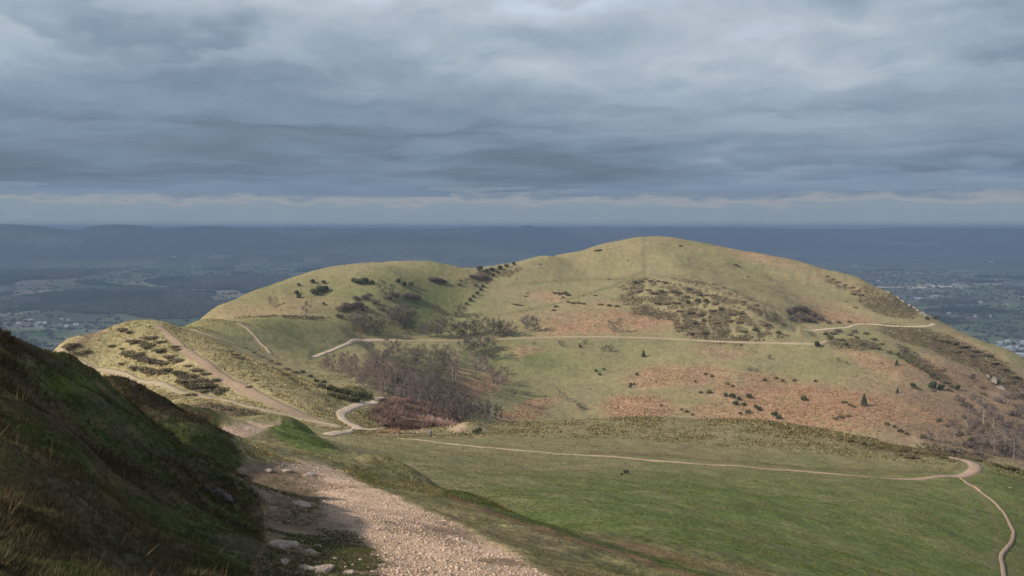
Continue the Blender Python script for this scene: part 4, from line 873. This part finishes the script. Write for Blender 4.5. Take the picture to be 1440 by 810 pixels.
part('jacket', [0, 1, 2, 7, 8, 9, 11, 12, 13], .022, M_blue); part('trousers', [0, 15, 16, 17, 20, 21, 22], .022, M_dark)
part('shoe', [18, 19], .022, M_dark); part('shoe', [23, 24], .022, M_dark)
hair = skin_body('hair', [(-.0, 0, 1.68, .098, .09), (.02, 0, 1.755, .085, .08)], [(0, 1)], M_hair, body)
fv, ff = rock_verts(5, 2, 1.0, .2); nose = mesh_obj('nose', fv * .02 + np.array((-.115, 0, 1.655)), ff, M_skin, body)
pk = skin_body('rucksack', [(.17, 0, 1.08, .10, .13), (.18, 0, 1.36, .09, .12)], [(0, 1)], M_pack); pk.location = body.location; pk.rotation_euler = body.rotation_euler; pk.scale = body.scale
tag(pk, 'dark rucksack on the back of the walker in blue', 'rucksack')

# white marker beside the winding path
p = drop(508, 567, 200); pv_ = np.array([(-.09, -.09, 0), (.09, -.09, 0), (.09, .09, 0), (-.09, .09, 0), (-.09, -.09, .75), (.09, -.09, .75), (.09, .09, .75), (-.09, .09, .75), (0, 0, .86)], float)
mk = mesh_obj('marker_post', pv_, [np.array([(0, 1, 5, 4), (1, 2, 6, 5), (2, 3, 7, 6), (3, 0, 4, 7)]), np.array([(4, 5, 8), (5, 6, 8), (6, 7, 8), (7, 4, 8)])], new_mat('white paint', (.75, .74, .70), .6)); mk.location = (p.x, p.y, float(ground_z(p.x, p.y)))
mk.scale = (2.2, 2.2, 1.0); tag(mk, 'short white marker post in the verge of the winding path', 'post')

# ------------------------------------------------------------------ the lowland to the horizon
RE = 7.3e6
FIELD_TINTS = [(.062, .078, .036), (.080, .096, .044), (.095, .112, .050), (.115, .112, .068), (.13, .105, .078), (.105, .080, .064), (.075, .078, .046), (.155, .135, .095), (.060, .058, .044)]
def cells(x, y, size, seed=0, warp=.25):
    """nearest and second nearest field centre: f1, f2, number of the field"""
    x = x / size; y = y / (size * 1.15)
    x = x + warp * fbm(x, y, 2.5, 2, seed + 5); y = y + warp * fbm(x, y, 2.5, 2, seed + 6)
    ix = np.floor(x).astype(np.int64); iy = np.floor(y).astype(np.int64)
    f1 = np.full(x.shape, 9.); f2 = np.full(x.shape, 9.); cid = np.zeros(x.shape, np.int64)
    for a in (-1, 0, 1):
        for b in (-1, 0, 1):
            jx = ix + a; jy = iy + b
            cx = jx + .12 + .76 * _hash(jx, jy, seed + 1); cy = jy + .12 + .76 * _hash(jx, jy, seed + 2)
            d = np.abs(x - cx) * .75 + np.abs(y - cy) * .75 + .5 * np.hypot(x - cx, y - cy)
            c_ = (_hash(jx, jy, seed + 3) * 65535).astype(np.int64)
            new = d < f1
            f2 = np.where(new, f1, np.minimum(f2, d)); cid = np.where(new, c_, cid); f1 = np.where(new, d, f1)
    return f1, f2, cid
def ridge_at(x, y, px, Y, hgt, wpx, depth, top=0):
    cx = (px - 720) / F * Y
    return hgt * np.exp(-(np.abs((x - cx) / (wpx / F * Y)) ** 2.6)) * np.exp(-((y - Y) / depth) ** 2)
def plain_z(x, y):
    r = np.hypot(x, y); th = np.arctan2(x, y)
    z = -372 - r * r / (2 * RE)
    west = smooth(.05, -.25, th) * (y > 0)
    z = z + west * (fbm(x, y, 1500, 4, 201) * 26 + 10) * smooth(1500, 2600, r)
    z = z + fbm(x, y * 1.6, 5200, 4, 203) * 30 * smooth(5000, 12000, r)
    z = z + (west * .5 + .35) * 60 * smooth(7000, 15000, r) * np.maximum(fbm(x * .6, y * 1.5, 7000, 4, 207), -.2)
    for a in ((320, 5400, 52, 150, 420), (200, 3900, 62, 170, 300), (60, 6400, 62, 95, 450), (430, 4700, 30, 90, 300), (60, 3300, 20, 120, 260), (330, 3300, 62, 70, 260), (560, 7600, 60, 200, 500), (120, 9000, 60, 160, 700), (420, 11000, 70, 220, 900),
              (380, 9500, 110, 160, 500), (600, 10500, 110, 120, 500)):
        z = z + ridge_at(x, y, *a)
    z = np.where(r > 9000, np.minimum(z, (EYE - 324.5) / F * r + 8 * fbm(x, y, 3000, 3, 215)), z)
    base = z
    for px, Y, top, wpx, dep in ((742, 13200, 318.0, 30, 700), (765, 13600, 319.5, 60, 800), (700, 13800, 320.5, 70, 800), (840, 14300, 321, 110, 900), (650, 14000, 322.5, 60, 800), (175, 12000, 315.8, 115, 800), (290, 12600, 318.6, 150, 800), (10, 11700, 316.8, 170, 800), (-90, 11700, 316, 110, 900), (720, 15600, 320.4, 3000, 1300), (430, 15500, 321.8, 150, 1200), (560, 11500, 325, 180, 700), (330, 12200, 322, 120, 700)):
        s_ = ridge_at(x, y, px, Y, 1.0, wpx, dep); zt = (EYE - top) / F * Y
        z = np.maximum(z, base + (zt - base) * s_ * (1 + .05 * fbm(x, y, 1300, 4, 219)))
    return z
PTH = np.radians(axis((-180, -31, 60), (-31, 31, 920), (31, 180, 60)))
PLR = axis((math.log(1350), math.log(1900), 20), (math.log(1900), math.log(10000), 470), (math.log(10000), math.log(82000), 190))
pth, plr = np.meshgrid(PTH, PLR); pr = np.exp(plr); QX = pr * np.sin(pth); QY = pr * np.cos(pth)
QZ = plain_z(QX, QY)
def wood_here(x, y, cid):
    """share 0..1 that a point of the lowland is under trees"""
    r = np.hypot(x, y); th = np.arctan2(x, y)
    px, py = project(x, y, plain_z(x, y))
    w = ((cid % 100) < np.where(th < 0, 17, 6)).astype(float)
    n = fbm(x, y, 700, 3, 231)
    for cx, cy, rx, ry in ((170, 425, 130, 16), (330, 398, 110, 9), (50, 384, 70, 9), (240, 440, 60, 9), (300, 436, 60, 12), (400, 410, 60, 8), (20, 430, 40, 6), (90, 505, 60, 8)):
        w = np.maximum(w, (((px - cx) / rx) ** 2 + ((py - cy) / ry) ** 2 < 1 + .5 * n).astype(float) * (r > 1900) * (r < 9000))
    return w
def lowland_color(x, y, z):
    r = np.hypot(x, y)
    size = 185.0
    f1, f2, cid = cells(x, y, size)
    T = np.array(FIELD_TINTS); c = 2.0 * T[cid % len(T)] * (.8 + .4 * ((cid // 16) % 64) / 64.)[..., None]
    w = wood_here(x, y, cid)
    c = c * (1 - w[..., None]) + np.array((.095, .074, .064)) * w[..., None]
    hedge = smooth(.07, .02, f2 - f1) * .6
    c = c * (1 - hedge[..., None]) + np.array((.06, .06, .038)) * hedge[..., None]
    far = smooth(7500, 13000, r)[..., None]
    g1, g2, gid = cells(x, y, 900, 50)
    big = T[gid % len(T)] * 1.3 * (1 + .3 * fbm(x, y * 2, 1500, 3, 77))[..., None]
    big = np.where((smooth(.0, .3, fbm(x * .5, y * 1.5, 2600, 4, 88)) > .5)[..., None], np.array((.06, .06, .052)), big)
    c = c * (1 - far) + big * far
    px, py = project(x, y, z)
    def pb(c, cx, cy, rx, ry, k, tint):
        m = (np.exp(-(((px - cx) / rx) ** 4 + ((py - cy) / ry) ** 4)) * k)[..., None]
        return c * (1 - m) + np.array(tint) * m
    for a in ((1325, 401, 36, 2.2, 1, (.62, .55, .45)), (1290, 405, 22, 1.6, .8, (.5, .43, .33)), (1400, 400, 45, 1.0, .9, (.55, .48, .38)), (1240, 404, 40, 1.0, .7, (.4, .34, .27)), (1361, 426, 34, 3, .8, (.22, .15, .12)), (1270, 389, 30, 2.5, .6, (.22, .17, .14)), (1230, 412, 30, 2, .7, (.2, .15, .12)),
              (1405, 460, 55, 8, .9, (.085, .115, .045)), (1350, 381, 18, 1.2, .7, (.4, .36, .3)), (60, 469, 58, 5.5, .85, (.07, .12, .04)), (50, 480, 50, 3, .7, (.06, .105, .04)), (245, 425, 32, 4, .7, (.055, .09, .035)), (180, 440, 20, 2, .7, (.12, .14, .07)), (60, 438, 32, 7, .6, (.10, .125, .055)), (265, 434, 24, 2, .7, (.09, .13, .05)), (85, 380, 12, 1.5, .7, (.2, .19, .14)), (210, 462, 30, 1.2, .7, (.17, .14, .10)), (80, 455, 60, 1.3, .6, (.2, .16, .11)), (70, 405, 22, 1.5, .6, (.17, .15, .11)), (60, 457, 26, 1.6, .5, (.25, .2, .16))):
        c = pb(c, *a)
    return c
PC = lowland_color(QX, QY, QZ)
M_plain = new_mat('lowland fields', attr='col', rough=.95, scales=((60, .12), (300, .12)), spec=.05)
n_r, n_c = pr.shape
J = (np.arange(n_r - 1)[:, None] * n_c + np.arange(n_c - 1)[None, :])
kind(mesh_obj('ground', np.stack([QX, QY, QZ], -1).reshape(-1, 3), np.stack([J, J + 1, J + n_c + 1, J + n_c], -1).reshape(-1, 4), M_plain, cols=PC.reshape(-1, 3), shade=True), 'structure')

# trees of hedges and woods down there: small rough crowns
def ico():
    import bmesh
    bm = bmesh.new(); bmesh.ops.create_icosphere(bm, subdivisions=1, radius=1)
    v = np.array([x.co[:] for x in bm.verts]); f = np.array([[x.index for x in q.verts] for q in bm.faces]); bm.free(); return v, f
IV, IF = ico()
def crowns(name, x, y, z, rad, tint, mat, squash=.8, jit=.28, lift=.5):
    n = len(x); j = 1 + rng.uniform(-jit, jit, (n, len(IV), 1))
    v = IV[None] * j * rad[:, None, None]; v[..., 2] *= squash
    v = v + np.stack([x, y, z + rad * lift], -1)[:, None, :]
    f = IF[None] + (np.arange(n) * len(IV))[:, None, None]
    c = np.repeat(tint, len(IV), 0) * (1 + rng.uniform(-.15, .15, (n * len(IV), 1)))
    return mesh_obj(name, v.reshape(-1, 3), f.reshape(-1, 3), mat, cols=c, shade=False)
def plain_samples(n, a, b):
    th = np.radians(rng.uniform(-29, 29, n)); r = np.exp(rng.uniform(math.log(a), math.log(b), n))
    return r * np.sin(th), r * np.cos(th), r
def sky_hidden(x, y, z):
    """hidden behind the hills"""
    th = np.arctan2(x, y); r = np.hypot(x, y); j = np.clip(np.searchsorted(THS, th), 0, len(THS) - 1)
    return (z + 14) / r < GSMAX[j] - .001
GSMAX = GS[LRS > math.log(40)].max(axis=0); GSMAX = np.maximum(GSMAX, GS[(LRS > math.log(8))].max(axis=0))
M_far = new_mat('far foliage', attr='col', rough=.95, spec=.05)
x, y, r = plain_samples(520000, 1900, 9000); z = plain_z(x, y)
k = ~sky_hidden(x, y, z); x, y, z, r = x[k], y[k], z[k], r[k]
f1, f2, cid = cells(x, y, 185.0); w = wood_here(x, y, cid)
keep_h = (f2 - f1 < .05) & (rng.random(len(x)) < .55); keep_w = (w > .5) & (rng.random(len(x)) < .60)
lone = rng.random(len(x)) < .004
for nm, kk in (('hedgerows', keep_h & ~(w > .5)), ('woodland', keep_w), ('scattered_trees', lone & ~keep_h & ~keep_w)):
    xx, yy, zz, r2 = x[kk], y[kk], z[kk], r[kk]
    if len(xx) > 42000:
        q = rng.permutation(len(xx))[:42000]; xx, yy, zz, r2 = xx[q], yy[q], zz[q], r2[q]
    rad = rng.uniform(3.2, 6.5, len(xx)) * (1 + r2 / 9000) * (.75 if nm == 'hedgerows' else 1.15)
    tt = np.array([(.092, .074, .058), (.070, .072, .042), (.112, .088, .072), (.05, .062, .034)])[rng.integers(0, 4, len(xx))]
    conif = (fbm(xx, yy, 500, 2, 301) > .25)[:, None] * (nm == 'woodland'); tt = np.where(conif, np.array((.022, .036, .018)), tt)
    print(nm, len(xx)); kind(crowns(nm, xx, yy, zz, rad, tt, M_far), 'stuff')

def plain_at(px, py):
    d = ray(px, py); d = d / math.hypot(d[0], d[1]); rr = np.exp(np.linspace(math.log(1800), math.log(60000), 3000))
    zz = plain_z(d[0] * rr, d[1] * rr); kx = np.nonzero(zz >= d[2] * rr)[0]
    if len(kx) == 0: return None
    r_ = rr[kx[0]]; return Vector((d[0] * r_, d[1] * r_, zz[kx[0]]))
M_wall_w = new_mat('white render', (.78, .76, .72), .8, scales=((3, .06),)); M_wall_b = new_mat('red brick', (.30, .17, .12), .9, scales=((2, .1),)); M_roof = new_mat('grey tile', (.20, .19, .19), .8, scales=((2, .1),)); M_roof_l = new_mat('pale sheet roof', (.62, .62, .62), .6)
def house_mesh(w, d, h, rh, wall, roof, name):
    v = np.array([(-w, -d, -1), (w, -d, -1), (w, d, -1), (-w, d, -1), (-w, -d, h), (w, -d, h), (w, d, h), (-w, d, h), (-w, 0, h + rh), (w, 0, h + rh),
                  (-w * 1.06, -d * 1.12, h - .3), (w * 1.06, -d * 1.12, h - .3), (w * 1.06, 0, h + rh + .2), (-w * 1.06, 0, h + rh + .2), (w * 1.06, d * 1.12, h - .3), (-w * 1.06, d * 1.12, h - .3),
                  (w * .5 - .5, -.5, h), (w * .5 + .5, -.5, h), (w * .5 + .5, .5, h), (w * .5 - .5, .5, h), (w * .5 - .5, -.5, h + rh + 1.2), (w * .5 + .5, -.5, h + rh + 1.2), (w * .5 + .5, .5, h + rh + 1.2), (w * .5 - .5, .5, h + rh + 1.2)], float)
    q = [(0, 1, 5, 4), (1, 2, 6, 5), (2, 3, 7, 6), (3, 0, 4, 7), (10, 11, 12, 13), (13, 12, 14, 15), (16, 17, 21, 20), (17, 18, 22, 21), (18, 19, 23, 22), (19, 16, 20, 23), (20, 21, 22, 23)]; t = [(5, 6, 9), (7, 4, 8)]
    o = mesh_obj(name, v, [np.array(q), np.array(t)], wall, link=False); o.data.materials.append(roof)
    for i in (4, 5): o.data.polygons[i].material_index = 1
    return o
PROT = [house_mesh(6, 4, 5.5, 3, M_wall_w, M_roof, 'house'), house_mesh(5, 4, 5.5, 3.2, M_wall_b, M_roof, 'house'), house_mesh(14, 8, 5, 2.5, M_wall_w, M_roof_l, 'barn'), house_mesh(8, 4.5, 6, 3, M_wall_w, M_roof_l, 'house')]
def house(px, py, k, label, group, sc=1.0):
    p = plain_at(px, py)
    if p is None or sky_hidden(np.array([p.x]), np.array([p.y]), np.array([p.z]))[0]: return
    o = PROT[k].copy(); C.objects.link(o); o.location = p; o.rotation_euler = (0, 0, rng.uniform(-.6, .6)); o.scale = (sc, sc, sc)
    tag(o, label, 'barn' if k == 2 else 'house', group)
for i in range(38):
    px = 1398 + 42 * rng.random(); py = 481 + 21 * rng.random() ** .8
    house(px, py, int(rng.choice([0, 1, 3, 3])), 'small gabled house among roofs of the town below the right hand slope', 'houses of the town at the foot of the hill', 1.0)
for px, py, lab in ((1427, 492, 'long white shed at the upper edge of the town'), (1436, 500, 'long pale roofed shed beside the town at the frame edge')): house(px, py, 2, lab, None, 1.1)
for px, py, k, lab in ((1290, 421, 2, 'white barn below the bare pale field on the plain'), (1315, 418, 2, 'white barn right of the other one below the bare pale field'), (1394, 369, 2, 'tiny white building farthest out on the plain, upper right'), (1433, 391, 0, 'lone white house above the pale strip near the right edge'), (1436, 405, 2, 'white barn just below the pale strip at the right edge'),
                       (1202, 374, 2, 'white building on the plain nearest to the right shoulder of the big hill'), (1203, 366, 0, 'small white house farther out than the building beside the big hill shoulder'), (1272, 389, 0, 'small white house on the brownish fields above the bare pale field'), (1284, 413, 3, 'small pale house above the white barn on the plain'), (82, 380, 2, 'white building among woods on the left lowland'), (245, 362, 2, 'tiny white building far out on the left lowland')):
    house(px, py, k, lab, None, 1.5 if k == 2 else 1.25)
for i in range(34):
    px = 1215 + 225 * rng.random(); py = 392 + 60 * rng.random() ** 1.4
    house(px, py, int(rng.choice([0, 1, 1, 3])), 'farm or village house dotted among the hedged fields of the eastern plain', 'houses dotted over the plain', 1.1)
for i in range(26):
    px = 18 + 90 * rng.random(); py = 449 + 13 * rng.random()
    house(px, py, int(rng.choice([0, 1, 1, 3])), 'village house among trees above the green fields on the left lowland', 'houses of the village on the left lowland', .9)

# ------------------------------------------------------------------ cloud deck: curved with the earth, carried unseen overhead to shade the lowland
CH = 1400.0
dth = np.radians(axis((-165, -32, 60), (-32, 32, 700), (32, 165, 60))); dlr = np.concatenate([np.linspace(math.log(900), math.log(5000), 40)[:-1], np.linspace(math.log(5000), math.log(42000), 330)])
DT, DL = np.meshgrid(dth, dlr); DR = np.exp(DL); DX = DR * np.sin(DT); DY = DR * np.cos(DT)
t_el = 1400 * (CH - DR ** 2 / (2 * RE)) / DR - (EYE - 306)                        # height above eye level in survey units
u = DT * 1400
pyv = 306 - t_el
grad = np.interp(pyv, [-400, 0, 60, 110, 160, 210, 250, 275], [1.12, 1.02, .85, .68, .54, .47, .44, .46])
LL = DL * 560
wa = fbm(u, LL, 170, 5, 431, .55); wb = fbm(u, LL, 170, 5, 437, .55)
def puffs(sx, sy, seed, warp, soft=11):
    """rows of heaped cloud: how far up its own heap a point lies, and where heaps part"""
    x = (u + warp * sx * wa) / sx; y = (LL + warp * sy * wb) / sy
    ix = np.floor(x).astype(np.int64); iy = np.floor(y).astype(np.int64)
    W = np.zeros(x.shape); up = np.zeros(x.shape); br = np.zeros(x.shape)
    for a in (-1, 0, 1):
        for b in (-1, 0, 1):
            jx = ix + a; jy = iy + b; cx = jx + _hash(jx, jy, seed); cy = jy + _hash(jx, jy, seed + 1)
            w_ = np.exp(-(np.hypot(x - cx, y - cy) - .25 * _hash(jx, jy, seed + 2)) * soft)
            up += w_ * (cy - y); br += w_ * (_hash(jx, jy, seed + 3) - .5); W += w_
    return up / W, br / W, 0
u1, b1, f1_ = puffs(340, 230, 501, .6, 9); u2, b2, f2_ = puffs(130, 110, 511, .75, 9); u3, b3, f3_ = puffs(50, 48, 521, .9, 8)
n1 = fbm(u / 1.35, LL, 300, 5, 401, .5); n2 = fbm(u / 1.2, LL, 90, 5, 411, .55)
rel = .34 * n1 + .26 * np.clip(u1, -.7, .7) + .20 * b1 + .15 * np.clip(u2, -.6, .6) + .09 * b2 + .05 * np.clip(u3, -.6, .6) + .05 * n2
k_hi = smooth(285, 235, pyv) * .5 + .5
bri = grad * (1 + rel * k_hi)
for cx, cy, rx, ry, k_ in ((715, 112, 75, 18, .30), (660, 92, 90, 16, .12), (1255, 102, 60, 16, .20), (830, 165, 90, 9, .12), (60, 95, 120, 28, .14), (200, 85, 60, 16, .10), (1290, 25, 160, 26, .14), (780, 12, 120, 20, .14), (560, 10, 90, 16, .10), (900, 55, 130, 16, -.12), (330, 50, 160, 18, -.10), (60, 35, 80, 14, -.10), (1150, 160, 200, 10, -.10), (1000, 210, 300, 14, -.06), (230, 215, 250, 8, -.08), (1390, 130, 70, 12, -.06)):
    bri = bri * (1 + k_ * np.exp(-(((u - (cx - 720)) + 45 * n2 + 30 * wa) / rx) ** 2 - ((pyv - cy + 16 * wb + 8 * n2) / ry) ** 2))
sat = np.clip((bri - .42) / .55, 0, 1)[..., None]
dc = bri[..., None] * ((1 - sat) * np.array((.385, .53, .735)) + sat * np.array((.455, .525, .60)))
DZ = CH - DR ** 2 / (2 * RE) - 60 * n2 * smooth(5000, 9000, DR) * smooth(36000, 20000, DR)
edge = DR < 38500 + 9000 * n2
sun_gap = (((DX - 227) / 520) ** 2 + ((DY - 5112) / 95) ** 2 < 1 + .5 * n2)  # gap added out of view so sun falls on the pale strip
keep = (DY > 900) & edge & ~sun_gap
md = bpy.data.materials.new('cloud'); md.use_nodes = True; nt = md.node_tree; nt.nodes.clear(); N = nt.nodes
out = N.new('ShaderNodeOutputMaterial'); em = N.new('ShaderNodeEmission'); a = N.new('ShaderNodeAttribute'); a.attribute_name = 'col'
em.inputs['Strength'].default_value = 1.0
uvn = N.new('ShaderNodeAttribute'); uvn.attribute_name = 'lay'
noi = N.new('ShaderNodeTexNoise'); noi.inputs['Scale'].default_value = 1.0; noi.inputs['Detail'].default_value = 6; noi.inputs['Roughness'].default_value = .62; noi.inputs['Distortion'].default_value = .4
mr = N.new('ShaderNodeMapRange'); mr.inputs[1].default_value = .25; mr.inputs[2].default_value = .75; mr.inputs[3].default_value = .96; mr.inputs[4].default_value = 1.045
vs_ = N.new('ShaderNodeVectorMath'); vs_.operation = 'SCALE'
nt.links.new(uvn.outputs['Vector'], noi.inputs['Vector']); nt.links.new(noi.outputs['Fac'], mr.inputs[0]); nt.links.new(a.outputs['Color'], vs_.inputs[0]); nt.links.new(mr.outputs[0], vs_.inputs['Scale']); nt.links.new(vs_.outputs[0], em.inputs['Color']); tr_ = N.new('ShaderNodeBsdfTransparent'); mxc = N.new('ShaderNodeMixShader'); mxc.inputs[0].default_value = .10; nt.links.new(em.outputs[0], mxc.inputs[1]); nt.links.new(tr_.outputs[0], mxc.inputs[2]); nt.links.new(mxc.outputs[0], out.inputs['Surface'])
md.cycles.emission_sampling = 'NONE'
n_r, n_c = DT.shape; J = (np.arange(n_r - 1)[:, None] * n_c + np.arange(n_c - 1)[None, :])
fk = keep[:-1, :-1] & keep[1:, 1:] & keep[1:, :-1] & keep[:-1, 1:]
f = np.stack([J, J + n_c, J + n_c + 1, J + 1], -1)[fk]; ids, inv = np.unique(f, return_inverse=True)
sky = mesh_obj('sky', np.stack([DX, DY, DZ], -1).reshape(-1, 3)[ids], inv.reshape(-1, 4), md, cols=dc.reshape(-1, 3)[ids], shade=True)
lay = sky.data.attributes.new('lay', 'FLOAT_VECTOR', 'POINT'); lv = np.stack([u / 110, DL * 8, n1 * .5], -1).reshape(-1, 3)[ids].astype(np.float32); lay.data.foreach_set('vector', lv.ravel())
kind(sky, 'structure')

# ------------------------------------------------------------------ air
hz = bpy.data.materials.new('haze'); hz.use_nodes = True; nt = hz.node_tree; nt.nodes.clear()
o_ = nt.nodes.new('ShaderNodeOutputMaterial'); pv = nt.nodes.new('ShaderNodeVolumePrincipled'); pv.inputs['Color'].default_value = (*HAZE_COL, 1); pv.inputs['Density'].default_value = HAZE_DENS
pv.inputs['Absorption Color'].default_value = (0, 0, 0, 1)
nt.links.new(pv.outputs[0], o_.inputs['Volume'])
X_ = 90000; zb = -1300; ztop = max(float(QZ.max()), float(GZ.max())) + 3
hv = np.array([(sx * X_, sy * X_, z_) for z_ in (zb, ztop) for sx, sy in ((-1, -1), (1, -1), (1, 1), (-1, 1))], float)
haze = mesh_obj('haze', hv, np.array([(3, 2, 1, 0), (4, 5, 6, 7), (0, 1, 5, 4), (1, 2, 6, 5), (2, 3, 7, 6), (3, 0, 4, 7)]), hz); kind(haze, 'stuff')

# ------------------------------------------------------------------ light
TO_SUN = Vector((-.785, -.366, .56)).normalized()
sl = bpy.data.lights.new('sun', 'SUN'); sl.energy = SUN_E; sl.angle = R(.5); sl.color = (1, .915, .785)
so = bpy.data.objects.new('sun', sl); so.rotation_euler = TO_SUN.to_track_quat('Z', 'Y').to_euler(); C.objects.link(so)
wd = bpy.data.worlds.new('World'); scene.world = wd; wd.use_nodes = True; nt = wd.node_tree; N = nt.nodes; L = nt.links
bg = N['Background']; st = N.new('ShaderNodeTexSky'); st.sky_type = 'NISHITA'; st.sun_disc = False
st.sun_elevation = math.asin(TO_SUN.z); st.sun_rotation = math.atan2(TO_SUN.x, TO_SUN.y)
st.altitude = 400; st.air_density = 1.2; st.dust_density = 1.0
bg.inputs['Strength'].default_value = .1
tc = N.new('ShaderNodeTexCoord'); sp = N.new('ShaderNodeSeparateXYZ'); L.new(tc.outputs['Generated'], sp.inputs[0])
# broken cloud all over the sky, and the pale bank under the cloud deck at the horizon
mp = N.new('ShaderNodeMapping'); mp.inputs['Scale'].default_value = (2.2, 2.2, 7); L.new(tc.outputs['Generated'], mp.inputs[0])
n0 = N.new('ShaderNodeTexNoise'); n0.inputs['Scale'].default_value = 1.6; n0.inputs['Detail'].default_value = 6; L.new(mp.outputs[0], n0.inputs['Vector'])
r0 = N.new('ShaderNodeValToRGB'); r0.color_ramp.elements[0].position = .35; r0.color_ramp.elements[0].color = (0, 0, 0, 1); r0.color_ramp.elements[1].position = .55; r0.color_ramp.elements[1].color = (1, 1, 1, 1); L.new(n0.outputs['Fac'], r0.inputs[0])
mx = N.new('ShaderNodeMix'); mx.data_type = 'RGBA'; L.new(r0.outputs[0], mx.inputs['Factor']); L.new(st.outputs[0], mx.inputs['A']); mx.inputs['B'].default_value = (3.6, 4.2, 5.0, 1)
el = N.new('ShaderNodeMapRange'); el.inputs[1].default_value = .10; el.inputs[2].default_value = .03; L.new(sp.outputs[2], el.inputs[0])
mp2 = N.new('ShaderNodeMapping'); mp2.inputs['Scale'].default_value = (20, 20, 70); L.new(tc.outputs['Generated'], mp2.inputs[0])
n2_ = N.new('ShaderNodeTexNoise'); n2_.inputs['Scale'].default_value = 1.3; n2_.inputs['Detail'].default_value = 7; n2_.inputs['Roughness'].default_value = .6; L.new(mp2.outputs[0], n2_.inputs['Vector'])
hgt = N.new('ShaderNodeMath'); hgt.operation = 'MULTIPLY_ADD'; L.new(n2_.outputs['Fac'], hgt.inputs[0]); hgt.inputs[1].default_value = .032; L.new(sp.outputs[2], hgt.inputs[2])
r2 = N.new('ShaderNodeValToRGB'); e = r2.color_ramp.elements; e[0].position = .0; e[0].color = (3.0, 3.7, 4.1, 1)
e[1].position = 1.0; e[1].color = (1.75, 2.3, 3.1, 1)
for p_, c_ in ((.40, (2.6, 3.2, 3.7, 1)), (.56, (2.35, 2.95, 3.5, 1)), (.68, (2.35, 2.95, 3.5, 1)), (.76, (2.4, 2.95, 3.5, 1)), (.83, (3.1, 3.3, 3.55, 1)), (.88, (2.9, 3.15, 3.5, 1)), (.93, (2.2, 2.7, 3.3, 1))):
    q = e.new(p_); q.color = c_
ms = N.new('ShaderNodeMath'); ms.operation = 'MULTIPLY'; ms.inputs[1].default_value = 1 / .05; L.new(hgt.outputs[0], ms.inputs[0]); L.new(ms.outputs[0], r2.inputs[0])
mx2 = N.new('ShaderNodeMix'); mx2.data_type = 'RGBA'; L.new(el.outputs[0], mx2.inputs['Factor']); L.new(mx.outputs['Result'], mx2.inputs['A']); L.new(r2.outputs[0], mx2.inputs['B'])
L.new(mx2.outputs['Result'], bg.inputs['Color'])
vs2 = scene.view_settings; vs2.view_transform = 'Standard'; vs2.look = 'None'; vs2.exposure = EXPO; vs2.gamma = 1
scene.cycles.max_bounces = 4; scene.cycles.diffuse_bounces = 2; scene.cycles.volume_bounces = 0; scene.cycles.transparent_max_bounces = 8
scene.cycles.use_denoising = True
